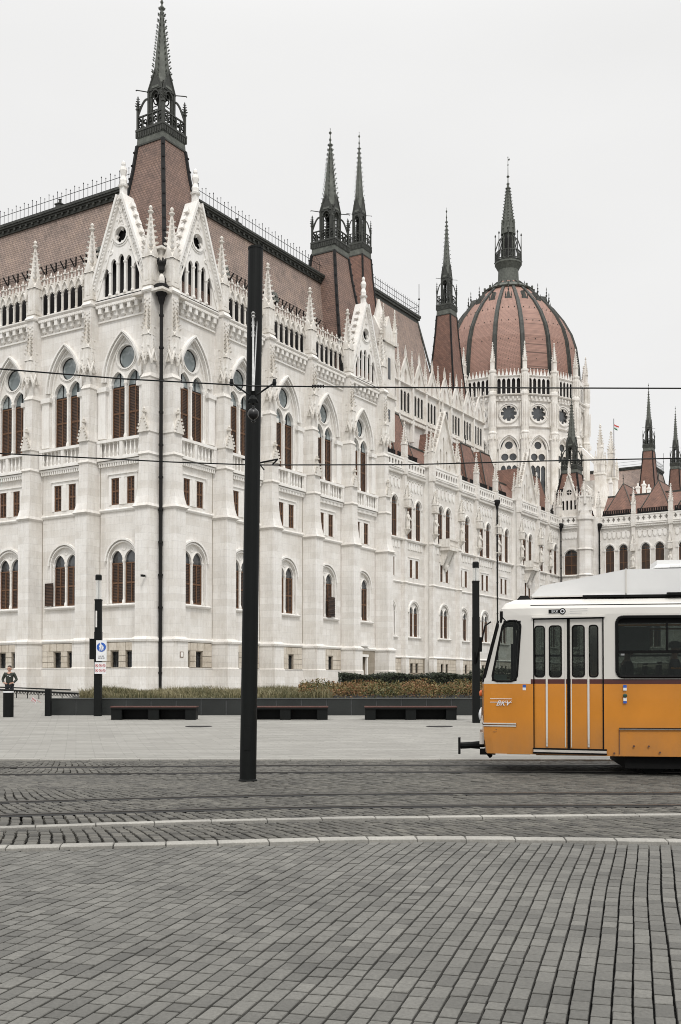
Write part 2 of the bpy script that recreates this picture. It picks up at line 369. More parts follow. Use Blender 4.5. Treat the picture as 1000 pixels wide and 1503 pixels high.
def gallery(w, parent=None):      # open arcade above the cornice, ogee hoods and finials over each arch
    n = max(3, round(2*w/.66)); p = 2*w/n
    mb = MB(); ops = [arch(-w+(k+.5)*p, p*.4, 25.95, 27.05, .36) for k in range(n)]
    wall(mb, -w, w, 25.87, 28.0, -.08, ops, .1, 8)
    mb.poly([(-w,.18,25.87),(w,.18,25.87),(w,.18,25.9),(-w,.18,25.9)])
    for k in range(n+1):
        x = -w+k*p
        if 0 < k < n: column(mb, x, -.06, 25.95, 27.05, p*.085, n=6)
    for k in range(n):
        x = -w+(k+.5)*p; z = 27.55
        mould(mb, x, p*.4, 27.1, 27.2, .62, .06, -.08, -.2, 8, legs=False)
        mb.wedge(x-.07,x+.07,-.2,-.06,27.9,28.35,x-.02,x+.02,-.15,-.11)
        mb.box(x-.09,x+.09,-.23,-.03,28.3,28.4); mb.lathe([(.03,28.4),(.07,28.5),(.01,28.68)],5,x,-.13)
        x2 = x+p/2
        mb.wedge(x2-.07,x2+.07,-.22,-.08,27.3,28.2,x2-.03,x2+.03,-.17,-.13); mb.lathe([(.03,28.2),(.08,28.28),(.01,28.42)],5,x2,-.15)
    return mb
def buttress(corner=False, low=GB-.6):
    mb = MB(); w = .5
    mb.box(-w-.12, w+.12, -1.4, -.0, low, 2.35, 0)
    mb.wedge(-w-.12, w+.12, -1.4, 0, 2.35, 2.43, -w-.07, w+.07, -1.33, 0)
    mb.box(-w-.07, w+.07, -1.33, 0, 2.43, 3.98)
    mb.wedge(-w-.14, w+.14, -1.42, 0, 3.98, 4.1, -w-.16, w+.16, -1.44, 0); mb.wedge(-w-.16, w+.16, -1.44, 0, 4.1, 4.28, -w, w, -1.18, 0)
    mb.box(-w, w, -1.18, 0, 4.28, 12.1)
    mb.wedge(-w-.02, w+.02, -1.2, 0, 12.1, 12.22, -w-.12, w+.12, -1.34, 0); mb.wedge(-w-.12, w+.12, -1.34, 0, 12.22, 12.42, -w-.03, w+.03, -1.22, 0)
    zz = [12.42, 12.9, 13.5, 14.3, 15.35]; ww = [(w+.03,1.22),(w-.04,1.1),(w-.08,1.03),(w-.1,.99),(w-.11,.97)]
    for i in range(4): mb.wedge(-ww[i][0], ww[i][0], -ww[i][1], 0, zz[i], zz[i+1], -ww[i+1][0], ww[i+1][0], -ww[i+1][1], 0)
    w2 = w-.11
    mb.wedge(-w2, w2, -.97, 0, 15.35, 15.45, -w2-.07, w2+.07, -1.05, 0); mb.wedge(-w2-.07, w2+.07, -1.05, 0, 15.45, 15.62, -w2, w2, -.97, 0)
    mb.box(-w2, w2, -.97, 0, 15.62, 16.75)
    mb.wedge(-w2, w2, -.97, 0, 16.75, 16.82, -w2-.06, w2+.06, -1.03, 0)
    mb.wedge(-w2-.06, w2+.06, -1.03, 0, 16.82, 17.5, -.34, .34, -.82, 0)
    mb.box(-.34, .34, -.82, 0, 17.5, 20.15)
    mb.wedge(-.34, .34, -.82, 0, 20.15, 20.22, -.4, .4, -.88, 0); mb.wedge(-.4, .4, -.88, 0, 20.22, 20.5, -.3, .3, -.7, 0)
    mb.box(-.3, .3, -.7, 0, 20.5, 25.5)
    mb.wedge(-.36,.36,-.8,0,25.5,25.6,-.4,.4,-.85,0); mb.wedge(-.4,.4,-.85,0,25.6,25.85,-.34,.34,-.7,0)
    return mb
def buttress_carving():
    mb = MB()
    # little gablet on the set-off at 17 m, with crockets
    mb.idx([(-.42,-1.1,16.78),(.42,-1.1,16.78),(0,-1.1,17.75),(-.42,-.8,16.78),(.42,-.8,16.78),(0,-.8,17.75)],[(0,1,2),(0,2,5,3),(1,4,5,2),(3,5,4)])
    mb.wedge(-.05,.05,-1.05,-.9,17.7,18.1,-.03,.03,-1.0,-.94); mb.box(-.11,.11,-1.08,-.86,18.0,18.12); mb.lathe([(.03,18.12),(.09,18.22),(.01,18.38)],5,0,-.97)
    for k in range(4):
        for s in (-1, 1): mb.box(s*(.36-.08*k)-.05, s*(.36-.08*k)+.05, -1.16, -1.04, 16.98+.2*k, 17.1+.2*k)
    out = [mb]; mb = MB(); out.append(mb)
    # tall crocketed canopy 21.3..25
    pinn(mb, 0, -.62, 21.4, 3.9, .27)
    for s in (-1, 1): pinn(mb, s*.3, -.5, 21.2, 1.5, .1, gab=False)
    for s in (-.27, .27):
        mb.prism([(s-.27,21.2),(s,21.95),(s+.27,21.2),(s+.19,21.2),(s,21.72),(s-.19,21.2)], -.96, -.84); mb.box(s-.03,s+.03,-.95,-.86,21.9,22.15); mb.box(s-.07,s+.07,-.97,-.85,22.05,22.12)
        T0 = mb.T; mb.T = Matrix.Translation((0,-.6,0)) @ Matrix.Rotation((1 if s > 0 else -1)*pi/2, 4, 'Z'); mb.prism([(-.3,21.2),(0,21.95),(.3,21.2),(.2,21.2),(0,21.72),(-.2,21.2)], -.5, -.4); mb.T = T0
    for s in (-.52, 0, .52): mb.wedge(s-.03,s+.03,-.93,-.85,20.95,21.25,s-.07,s+.07,-.97,-.8)
    # vegetal dots up the shaft
    for k in range(9):
        z = 22.9+.27*k
        for s in (-1, 1): mb.box(s*.2-.045, s*.2+.045, -.76, -.7, z, z+.1)
    return out
def gable(w=2.35, c=0):
    mb = MB(); z0 = 25.87; za = 32.1; n = 5; p = .64
    top = lambda x: za - abs(x)*(za-26.15)/w
    hts = [27.45, 27.95, 28.15, 27.95, 27.45]
    ops = [arch((k-2)*p, .235, 26.0, hts[k], .36) for k in range(5)]
    # lower zone to 29.7 clipped by the rake, upper zone with the quatrefoil
    sp = 28.9
    wall(mb, -w, w, z0, 0, -.35, ops, .16, 8, top=lambda x: min(sp, top(x)))
    xw = w*(za-sp)/(za-26.15)
    wall(mb, -xw, xw, sp, 0, -.35, [circ(0,.5,29.7)], .25, 16, top=lambda x: max(sp, top(x)))
    ringm(mb, 0, 29.7, .5, .1, -.35, -.45, 20); ringm(mb, 0, 29.7, .64, .07, -.35, -.4, 20)
    for k in range(4):
        a = pi/4+k*pi/2; aa = a-pi/4; mb.prism([(.52*cos(aa-.3),29.7+.52*sin(aa-.3)),(.52*cos(aa+.3),29.7+.52*sin(aa+.3)),(.3*cos(aa),29.7+.3*sin(aa))],-.3,-.15)
    for k in range(4): column(mb, (k-1.5)*p, -.32, 26.0, min(hts[k],hts[k+1])+.05, .075, n=6)
    for s in (-1, 1):   # raking cornice
        ang = atan2(za-26.15, w); L0 = sqrt(w*w+(za-26.15)**2)
        T0 = mb.T; mb.T = Matrix.Translation((s*w, 0, 26.15)) @ (Matrix.Rotation(-ang,4,'Y') if s<0 else Matrix.Rotation(ang-pi,4,'Y')@Matrix.Identity(4))
        sg = 1 if s<0 else -1
        mb.box(.0, L0+.15, -.5, .5, *sorted((-.02*sg,.14*sg))); mb.box(.0, L0+.05, -.62, .45, *sorted((.14*sg,.3*sg)))
        mb.box(0, L0-.3, -.42, -.352, *sorted((-.42*sg,-.34*sg)))
        n = 26
        for k in range(n): mb.box(L0*k/n, L0*k/n+.1, -.56, -.5, *sorted((.0,.12*sg)))
        for k in range(9):
            x = .3+L0*(k+.3)/10; mb.wedge(x-.1,x+.1,-.2,.05,*((.3,.55) if sg>0 else (-.3,-.55)),x-.17,x+.13,-.25,.1)
            mb.box(x-.02,x+.1,-.4,-.352,*sorted((-.25*sg,-.15*sg)))
        mb.T = T0
    for x, z in ((0,30.75),(-.85,28.75),(.85,28.75)): ringm(mb, x, z, .08, .09, -.35, -.4, 8)
    mb.box(-.16,.16,-.35,0,za-.1,za+.75); mb.lathe([(.3,za+.7),(.34,za+.8),(.2,za+.85)],8,0,-.18)
    # finial figure
    mb.lathe([(.2,za+.85),(.24,za+1.1),(.15,za+1.4),(.24,za+1.75),(.2,za+1.95),(.09,za+2.02),(.14,za+2.15),(.12,za+2.3),(.02,za+2.4)],8,0,-.18)
    return mb
def gable_back(w=2.35):
    mb = MB(); mb.poly([(-w*.97,.1,25.9),(w*.97,.1,25.9),(0,.1,31.9)]); return mb
P_big = big_window(); P_low = lower_window(); P_rect = rect_window(); P_base = basement_window()
P_but = buttress().build('buttress', M['stone'], B); [q_.build(n_, M['carved'], P_but) for q_, n_ in zip(buttress_carving(), ('gablet', 'canopy'))]
mbp = MB(); pinn(mbp, 0, -.3, 25.85, 5.2, .34); P_pin = mbp.build('pinnacle', M['carved'], B)
protos = [P_big, P_low, P_rect, P_base, P_but, P_pin]
def flank(x0, x1):
    return (x0+x1)/2
def pav_facade(side, edges, gables, first_hidden=None):
    # one wall mesh, then window copies per bay. x grows to the right in facade frame
    sg = 1 if side == 'R' else -1
    wl = MB(); tr = MB(); ru = MB()
    for i in range(len(edges)-1):
        a0, a1 = edges[i], edges[i+1]; c = (a0+a1)/2 + (.3 if i == 0 else 0)
        X0, X1 = sorted((sg*a0, sg*a1)); x = sg*c
        door = side == 'R' and i == 4
        if door: wall(ru, X0, X1, 1.0, 4.1, 0, [rect(x-.05, .62, GB+.1, 3.55)], .5)
        else: wall(ru, X0, X1, 2.35, 4.1, 0, [rect(x-.62,.29,2.42,3.42), rect(x+.62,.29,2.42,3.42)], .16)
        if not door: wall(wl, X0, X1, GB-.8, 2.35, -.12)
        wl.box(X0, X1, -.12, 0, 2.3, 2.4) if not door else None
        # raised quoin blocks round the basement windows
        if not door:
            for r in range(4):
                z = 2.42+r*.36
                for bx0, bx1 in ((X0+.6, x-.95), (x-.3, x+.3), (x+.95, X1-.6)):
                    if r == 3: continue
                    n = max(1, round((bx1-bx0)/.65)); st = (bx1-bx0)/n
                    for k in range(n):
                        off = 0
                        ru.wedge(bx0+k*st+.02, bx0+(k+1)*st-.02, -.06, -.002, z+.02, z+.35, bx0+k*st+.03, bx0+(k+1)*st-.03, -.055, -.002, 1)
            n = 6; st = (X1-X0-1.2)/n
            for k in range(n): ru.box(X0+.6+k*st+.02, X0+.6+(k+1)*st-.02, -.06, -.002, 3.5, 3.98, 1)
        wall(wl, X0, X1, 4.1, 12.3, 0, [arch(x,1.2,6.45,9.15,1.15)], .13, 14)
        wall(wl, X0, X1, 12.3, 16.0, 0, [rect(x-.66,.33,12.72,14.42), rect(x+.66,.33,12.72,14.42)], .16)
        wall(wl, X0, X1, 16.0, 25.6, 0, [arch(x,1.4,16.95,20.6,2.85)], .26, 18)
        string(tr, X0, X1, 4.02, .24, .14); string(tr, X0, X1, 12.28, .22, .14); 
        mould(tr, x, 1.2, 6.45, 9.15, 1.15, .07, 0, -.1, 14); mould(tr, x, 1.27, 6.45, 9.15, 1.22, .05, 0, -.025, 14); mould(tr, x, 1.32, 9.0, 9.15, 1.3, .12, 0, -.18, 14, legs=False)
        string(tr, x-1.7, x+1.7, 6.22, .22, .2)
        mould(tr, x, 1.4, 20.3, 20.6, 2.85, .1, 0, -.14, 16, legs=False); mould(tr, x, 1.5, 20.3, 20.6, 2.95, .07, 0, -.03, 16, legs=False); mould(tr, x, 1.57, 20.3, 20.6, 3.02, .13, 0, -.24, 16, legs=False)
        for s in (-1,1):
            xj = x+s*1.72
            tr.box(min(x+s*1.42, x+s*2.05), max(x+s*1.42, x+s*2.05), -.14, 0, 17.0, 20.0)
            tr.box(min(x+s*1.26, x+s*2.1), max(x+s*1.26, x+s*2.1), -.24, 0, 20.0, 20.3)
        if side == 'R' and i == 4: pass
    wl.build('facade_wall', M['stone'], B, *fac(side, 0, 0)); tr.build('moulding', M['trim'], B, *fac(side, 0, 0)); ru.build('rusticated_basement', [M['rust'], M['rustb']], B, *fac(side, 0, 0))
    for i in range(len(edges)-1):
        a0, a1 = edges[i], edges[i+1]; c = (a0+a1)/2 + (.3 if i == 0 else 0)
        put(P_big, side, 0, c); put(P_low, side, 0, c); put(P_rect, side, 0, c)
        if not (side == 'R' and i == 4): put(P_base, side, 0, c)
        l, r = a0+(.95 if i == 0 else .5), a1-.5; w = (r-l)/2; cc = (l+r)/2
        if (side, i) not in BAL: pass
        balcony(-w, w).build('balcony', M['trim'], B, *fac(side, 0, cc))
        cornice(w+.12).build('cornice', M['trim'], B, *fac(side, 0, cc))
        if i in gables:
            g = gable(2.35).build('gable', M['trim'], B, *fac(side, 0, cc))
            gable_back(2.35).build('gable_shade_sheet', M['dark'], g)  # near-black sheet paints the shade behind the gable openings
        else:
            g = gallery(w+.12).build('gallery', M['carved'], B, *fac(side, 0, cc))
            k = MB(); k.box(-w-.75, w+.75, .62, .7, 25.9, 27.9); k.build('gallery_back', M['dark'], g)  # near-black backing paints the gallery's shaded depth
BAL = {}
EL = [0, 5.58, 10.8, 16.1, 21.5, 26.9]; ER = [0, 5.62, 10.88, 16.3, 21.75, 27.15]
pav_facade('L', EL, {0, 4}); pav_facade('R', ER, {0, 4})
for side, ed in (('L', EL), ('R', ER)):
    a = .5
    for e in [.5] + ed[1:-1] + [ed[-1]]: put(P_but, side, 0, e)
    for e in ed[1:-1] + [ed[-1]]: put(P_pin, side, 0, e)
jm = MB(); jm.box(-.02, .02, -.012, .0, 4.35, 12.2); jm.box(-.02, .02, -.012, .0, 12.6, 15.2); P_joint = jm.build('wall_joint', M['rust'], B)
for side, ed in (('L', EL), ('R', ER)):
    for e in ed[1:]:
        for d in (-.53, .53): put(P_joint, side, 0, e+d)
protos += [P_joint]
for side in 'LR': put(P_pin, side, 0, .62)
# corner turret body between the two corner pinnacles, pavilion end walls
mb = MB(); mb.box(.05, 1.6, .05, 1.6, 25.3, 28.3); mb.box(-.75,1.7,-.75,1.7,25.45,25.6); mb.box(-.15,1.5,-.15,1.5,28.3,28.45)
for q in range(3): mb.box(-.02, .06, .15+q*.4, .35+q*.4, 26.2, 27.9); mb.box(.15+q*.4, .35+q*.4, -.02, .06, 26.2, 27.9)
mb.build('corner_pier', M['carved'], B)
mb = MB(); mb.box(27.15, 28.8, .0, 12, GB-.8, 25.8); mb.box(.0, 27.6, 27.35, 28.6, 1, 25.8)
mb.build('return_wall', M['stone'], B)
mb = MB(); mb.box(.3, 28.6, .3, 28, 25.6, 25.9); mb.build('gutter_floor', M['copper'], B)
# stair turret at the far end of the pavilion
mb = MB()
mb.box(27.9, 29.9, -.1, 1.9, 22.0, 30.2)
for z in (25.6, 30.2): mb.box(27.75, 30.05, -.25, 2.05, z, z+.28)
for dx, dy in ((0,-1),(-1,0),(1,0),(0,1)):
    cx, cy = 28.9+dx, .9+dy; ax, ay = abs(dy), abs(dx)
    mb.idx([(cx-ax, cy-ay, 30.48),(cx+ax, cy+ay, 30.48),(cx,cy,32.6),(cx-ax-dx*.4,cy-ay-dy*.4,30.48),(cx+ax-dx*.4,cy+ay-dy*.4,30.48),(cx-dx*.4,cy-dy*.4,32.6)],[(0,1,2),(0,2,5,3),(1,4,5,2)])
for dx in (0, 2):
    for dy in (0, 2): pinn(mb, 27.9+dx, -.1+dy, 30.2, 3.2, .16)
mb.lathe([(1.1,30.4),(.7,31.8),(.1,34.2)],8,28.9,.9); 
t_ = mb.build('stair_turret', M['carved'], B)
for q_ in ((27.87,27.9,.7,1.1,27.2,29.0),(28.7,29.1,-.13,-.1,27.2,29.0),(28.75,29.05,-.13,-.1,23.6,24.6)): mb = MB(); mb.box(*q_); mb.build('slit_window', M['glassd'], t_)
def open_panel(side, a, z0, z1, w=.62, out=-.62):
    mb = MB(); mb.box(-.02, .02, out, -.02, z0, z1); mb.box(-.035, .035, out, out+.05, z0, z1); mb.box(-.035, .035, out, -.02, z1-.05, z1); mb.box(-.035, .035, out, -.02, z0, z0+.05)
    return mb.build('open_shutter', M['wood'], B, *fac(side, 0, a))
mb = MB(); mb.box(-.75,-.02,-.12,-.07,6.5,8.0); mb.box(-.75,-.7,-.14,-.12,6.5,8.0); mb.box(-.07,-.02,-.14,-.12,6.5,8.0); mb.box(-.75,-.02,-.14,-.12,7.95,8.0); mb.box(-.75,-.02,-.14,-.12,6.5,6.55)
mb.build('open_shutter', M['wood'], B, *fac('L', 0, 8.2+.95))
mb = MB(); mb.box(0,.95,-.3,-.24,6.5,8.0)
for q in range(9): mb.box(0,.95,-.33,-.3,6.5+q*.17,6.58+q*.17)
mb.build('open_shutter', M['wood'], B, *fac('R', 0, 18.9))
mb = MB(); mb.box(-.57,.57,.2,.26,GB+.1,3.4); mb.box(-.03,.03,.17,.2,GB+.1,3.4); mb.box(-.5,.5,.17,.2,2.7,2.78)
dd = mb.build('door', M['woodf'], B, *fac('R', 0, 24.4)); mb = MB(); mb.box(-.78,-.6,-.16,0,GB+.1,3.5); mb.box(.6,.78,-.16,0,GB+.1,3.5); mb.box(-.85,.85,-.2,0,3.5,3.7); mb.box(-.95,.95,-.26,0,4.35,4.5); mb.build('door_frame', M['trim'], dd)
mb = MB(); mb.box(-.16,.16,-.02,.0,3.0,3.35); pq = mb.build('wall_plaque', M['woodf'], B, (.45, -1.34, 0)); mb = MB(); mb.box(-.12,.12,-.03,-.02,3.04,3.31); mb.build('plaque_face', M['trim'], pq)
mb = MB(); mb.tube((0,0,7.9),(0,-.35,7.92),.025,5); mb.box(-.06,.06,-.6,-.3,7.85,7.98); mb.build('security_camera', M['black'], B, (-1.0, .1, 0), LR)
# drainpipe in the corner nook
def drainpipe(x, y, z0, z1, r=.11, parent=B, hopper=True):
    mb = MB(); mb.tube((x,y,z0),(x,y,z1),r,8)
    z = z0+1.2
    while z < z1-1: mb.lathe([(r*1.35,z),(r*1.35,z+.12)],8,x,y); z += 2.0
    if hopper: mb.lathe([(r,z1-.5),(r*1.8,z1-.2),(r*2,z1),(r*3,z1+.15),(r*4.2,z1+.5),(r*4.2,z1+.7),(r*2.5,z1+.8)],8,x,y)
    return mb.build('drainpipe', M['iron'], parent)
dp = drainpipe(-.16, -.16, .8, 25.2)
mb = MB(); mb.lathe([(.14,26.75),(.2,26.85),(.2,27.1),(.28,27.3),(.28,27.4)],6,-.12,-.12)
for k in range(6): mb.lathe([(.05,27.4),(.08,27.5),(.01,27.65)],4,-.12+.25*cos(k*pi/3),-.12+.25*sin(k*pi/3))
mb.build('crown_ornament', M['iron'], dp)
mb = MB(); mb.lathe([(.16,26.0),(.2,26.15),(.18,26.4),(.08,26.6)],8,-.2,-.2); mb.build('bracket', M['carved'], dp)
# snow guards and the mansard roof
def mansard():
    mb = MB(); s0, s1, t0, t1 = 1.0, 27.4, 1.0, 27.0; zt = 34.2
    A = [(s0,t0),(s1,t0),(s1,t1),(s0,t1)]; I = [(s0+1.9,t0+1.9),(s1-1.9,t0+1.9),(s1-1.9,t1-1.9),(s0+1.9,t1-1.9)]
    for k in range(4):
        a, b, c, d = A[k], A[(k+1)%4], I[(k+1)%4], I[k]
        n = 4
        for j in range(n):
            u0, u1 = j/n, (j+1)/n; L = lambda p, q, u: (p[0]+(q[0]-p[0])*(u**.75), p[1]+(q[1]-p[1])*(u**.75))
            z0, z1 = 26.1+(zt-26.1)*u0, 26.1+(zt-26.1)*u1
            mb.poly([(*L(a,d,u0),z0),(*L(b,c,u0),z0),(*L(b,c,u1),z1),(*L(a,d,u1),z1)])
    r = mb.build('mansard_roof', M['tiler'], B)
    mb = MB(); i0, i1, j0, j1 = s0+1.9, s1-1.9, t0+1.9, t1-1.9
    for p, z0, z1 in ((.0,33.95,34.2),(.1,34.2,34.32),(.22,34.32,34.45),(.28,34.45,34.6)):
        mb.box(i0-p-.18, i1+p+.18, j0-p-.18, j1+p+.18, z0, z1)
    k = i0
    while k < i1: mb.box(k,k+.18,j0-.3,j0-.18,34.05,34.25); k += .6
    k = j0
    while k < j1: mb.box(i0-.3,i0-.18,k,k+.18,34.05,34.25); k += .6
    mb.build('ridge_cornice', M['copper'], r)
    mb = MB()
    for (p, q) in (((i0,j0),(i1,j0)),((i0,j0),(i0,j1))):
        Ln = sqrt((p[0]-q[0])**2+(p[1]-q[1])**2); n = int(Ln/.42); d = ((q[0]-p[0])/Ln,(q[1]-p[1])/Ln)
        for z in (34.9, 35.5): mb.tube((p[0],p[1],z),(q[0],q[1],z),.02,4)
        for k in range(n+1):
            x, y = p[0]+d[0]*k*.42, p[1]+d[1]*k*.42; h = 35.9 if k%2 == 0 else 35.72
            mb.tube((x,y,34.5),(x,y,h),.016,4); mb.lathe([(.0,h-.03),(.045,h+.02),(.0,h+.1)],5,x,y)
            if k%3 == 0: mb.tube((x,y,34.5),(x+d[0]*.42,y+d[1]*.42,34.9),.012,4)
    mb.build('ridge_cresting', M['iron'], r)
    def guard(pts, parent):
        mb = MB()
        (p, q, nx, ny) = pts; Ln = sqrt((p[0]-q[0])**2+(p[1]-q[1])**2); d = ((q[0]-p[0])/Ln,(q[1]-p[1])/Ln); n = int(Ln/.95)
        for z in (29.95, 30.15, 30.35): mb.tube((p[0]+nx*.1,p[1]+ny*.1,z),(q[0]+nx*.1,q[1]+ny*.1,z),.014,4)
        for k in range(n):
            x, y = p[0]+d[0]*(k+.5)*.95, p[1]+d[1]*(k+.5)*.95
            mb.path([(x-d[0]*.28+nx*.12,y-d[1]*.28+ny*.12,30.38),(x-nx*.12,y-ny*.12,29.7),(x+d[0]*.28+nx*.12,y+d[1]*.28+ny*.12,30.38)],.05,4)
        mb.build('snow_guard', M['iron'], parent)
    guard(((2.0,6.2),(2.0,22.),-1,0), r)
    guard(((6.2,2.0),(22,2.0),0,-1), r)
    for (x, y, rz) in ((1.95,7.1,LR),(9.0,1.95,0),(15,1.95,0)):
        mb = MB(); mb.wedge(-.35,.35,-.12,.3,30.0,30.7,-.33,.33,.06,.4); o = mb.build('roof_hatch', M['copperg'], r, (x,y,0), rz)
    # chimney bits along the ridge
    for (x, y) in ((i0+9, j0+.3),(i0,j0+9)):
        mb = MB(); mb.box(x-.22,x+.22,y-.22,y+.22,34.5,34.95); mb.box(x-.27,x+.27,y-.27,y+.27,34.95,35.02); mb.lathe([(.09,35.0),(.09,35.3),(.13,35.35)],6,x,y); mb.build('chimney', M['copper'], r)
mansard()
# ------------------------------------------------------------------ spire towers (own frame at the tower axis)
def tower(zb, wb, zt, wt, ztip, tile, fin=1.0):
    H = ztip-zt; k = wt/1.08
    prof = []
    for j in range(7):
        u_ = j/6; prof.append((wt+(wb-wt)*(1-u_)**1.25, zb+(zt-zb)*u_))
    mb = MB(); s2 = sqrt(2)
    mb.lathe([(w*s2, z) for w, z in prof], 4, ph=pi/4)
    o = mb.build('spire_tower', M[tile], B)
    for q in range(4):
        rb = MB(); w_ = .12*k+.02
        for (a, z0), (b, z1) in zip(prof, prof[1:]):
            rb.tube((a,a,z0),(b,b,z1),w_,5)
            for g in (.25,.75):
                c = a+(b-a)*g; z = z0+(z1-z0)*g; rb.box(c,c+w_*1.05,c,c+w_*1.05,z-.05,z+.05)
        for (a, z0), (b, z1) in zip(prof, prof[1:]):   # flat flashing each side
            rb.poly([(a+.012,a,z0),(a+.012,a-.13*k,z0),(b+.012,b-.13*k,z1),(b+.012,b,z1)]); rb.poly([(a,a+.012,z0),(a-.13*k,a+.012,z0),(b-.13*k,b+.012,z1),(b,b+.012,z1)])
        rb.build('rib', M['iron'], o, rot=q*pi/2)
    z1 = zt; c = MB(); U = k
    def sq(w0, za, w1, zb_, m=0): c.lathe([(w0*s2, za), (w1*s2, zb_)], 4, ph=pi/4, m=m)
    sq(wt*1.03, z1-.02, wt*1.0, z1+H*.045, 0); sq(wt*1.06, z1-.05, wt*1.06, z1+.06, 1)
    sq(wt*1.02, z1+H*.045, wt*1.02, z1+H*.06, 1); sq(wt*1.0, z1+H*.055, wt*1.06, z1+H*.085, 1); sq(wt*1.09, z1+H*.085, wt*1.09, z1+H*.098, 1)
    n = 12
    for i in range(n):
        for q in range(4):
            a = (i+.5)/n*2-1; R = Matrix.Rotation(q*pi/2, 4, 'Z'); c.T = R
            c.box(a*wt*1.15-.05*U, a*wt*1.15+.05*U, wt*.98, wt*1.06, z1+H*.05, z1+H*.08, 1)
    c.T = Matrix.Identity(4)
    c.build('platform', [M['copperg'], M['copper']], o)
    b = MB(); zf = z1+H*.098; zr = zf+H*.078; w = wt*.98
    for q in range(4):
        b.T = Matrix.Rotation(q*pi/2, 4, 'Z')
        b.box(-w, w, w-.05*U, w+.05*U, zr-.05*U, zr+.03*U); b.box(-w, w, w-.05*U, w+.05*U, zf, zf+.06*U)
        for i in range(5):
            x = -w+(i+.5)*2*w/5; b.T = Matrix.Rotation(q*pi/2, 4, 'Z'); ringm(b, x, (zf+zr)/2, .11*U, .05*U, w+.03*U, w-.03*U, 8)
        for i in range(6): x = -w+i*2*w/5; b.box(x-.035*U, x+.035*U, w-.04*U, w+.04*U, zf, zr)
    b.T = Matrix.Identity(4); b.build('balustrade', M['copper'], o)
    for q in range(4):
        p_ = MB(); zz = zf+H*.2
        p_.box(w-.07*U,w+.07*U,w-.07*U,w+.07*U,zf,zr+.5*U); p_.box(w-.11*U,w+.11*U,w-.11*U,w+.11*U,zr+.5*U,zr+.58*U)
        p_.wedge(w-.08*U,w+.08*U,w-.08*U,w+.08*U,zr+.58*U,zz,w-.015,w+.015,w-.015,w+.015)
        crockets(p_, w, w, zr+.65*U, zz, .06*U, .02, 4, .07*U); p_.lathe([(.02,zz-.03),(.06*U,zz),(.005,zz+.15)],5,w,w)
        pts = []
        for j in range(7):
            a = j/6; rr = w-(w-wt*.58)*a; pts.append((rr, rr, zr+.1+ (H*.115)*sin(a*pi/2)))
        p_.path(pts, .075*U, 5)
        p_.build('corner_pinnacle', M['copper'], o, rot=q*pi/2)
    l = MB(); wl = wt*.54; z2 = zf+H*.245; n8 = 8
    for q in range(4):
        l.T = Matrix.Rotation(q*pi/2, 4, 'Z') @ Matrix.Rotation(pi, 4, 'Z')
        wall(l, -wl, wl, zf, z2+.12*H*.3, -wl, [arch(0, wl*.5, zf+.15, z2-H*.04, wl*.6)], .12*U, 8)
        mould(l, 0, wl*.52, z2-H*.045, z2-H*.04, wl*.62, .07*U, -wl, -wl-.07*U, 8, legs=False)
        l.prism([(-wl*1.05, z2), (wl*1.05, z2), (0, z2+H*.12)], -wl*1.08, -wl*.9)
        l.prism([(-wl*1.15, z2-.05), (-wl*1.0, z2-.05), (0, z2+H*.11), (wl*1.0, z2-.05), (wl*1.15, z2-.05), (0, z2+H*.135)], -wl*1.14, -wl*1.06)
        for j in range(7): zz = zf+.2+j*(z2-zf-.6)/9; l.box(-wl*.5, wl*.5, -wl+.06, -wl+.1, zz, zz+.05*U)
        ringm(l, 0, z2-H*.035, wl*.26, wl*.1, -wl+.1, -wl+.04, 8)
        l.box(wl*.86, wl*1.1, -wl*1.1, -wl*.86, zf, z2+.1)
        l.tube((wl*1.05,-wl*1.05,z2),(wl*1.95,-wl*1.95,z2+.03),.035*U,5); l.lathe([(.0,z2-.05),(.06*U,z2),(.0,z2+.05)],5,wl*1.95,-wl*1.95)
    l.T = Matrix.Identity(4); l.build('lantern', M['copper'], o)
    s = MB(); zs0 = z2+H*.01; zs1 = ztip-H*.1
    s.lathe([(wl*1.22, zs0), (wl*1.0, zs0+H*.07), (.05*U, zs1)], 8, ph=pi/8)
    for i in range(13):
        a = (i+.3)/13.3; z = zs0+H*.05+(zs1-zs0-H*.05)*a; r = (wl*1.02)*(1-a)+.05
        for q in range(8):
            an = q*pi/4+pi/8; x, y = (r+.03)*cos(an), (r+.03)*sin(an); g = .05*U
            s.wedge(x-g*.6,x+g*.6,y-g*.6,y+g*.6,z,z+.1*U,x-g*.9+cos(an)*g*1.4,x+g*.9+cos(an)*g*1.4,y-g*.9+sin(an)*g*1.4,y+g*.9+sin(an)*g*1.4)
    s.lathe([(.04*U,zs1-.05),(.11*U,zs1+H*.01),(.05*U,zs1+H*.025),(.03*U,zs1+H*.05),(.13*U,zs1+H*.065),(.02*U,zs1+H*.08),(.015*U,ztip-.1),(.045*U,ztip-.05),(.005,ztip+.02)],8)
    s.build('spire', M['copperg'], o)
    return o
TW = tower(26.0, 2.9, 36.6, 1.1, 47.4, 'tile')
TW.location = (3.15, 2.8, 0); dup(TW, (24.1, 2.8, 0))
TC = tower(37.0, 2.35, 51.4, 1.02, 66.5, 'tile2')
TC.location = (57.3, 19.6, 0); dup(TC, (80.9, 19.6, 0))
dup(TC, (181.5, 19.6, 0)); dup(TC, (204.5, 19.6, 0))
TS = tower(26.0, 2.7, 33.0, 1.2, 45.2, 'tile2'); TS.location = (106.1, 10.75, 0)
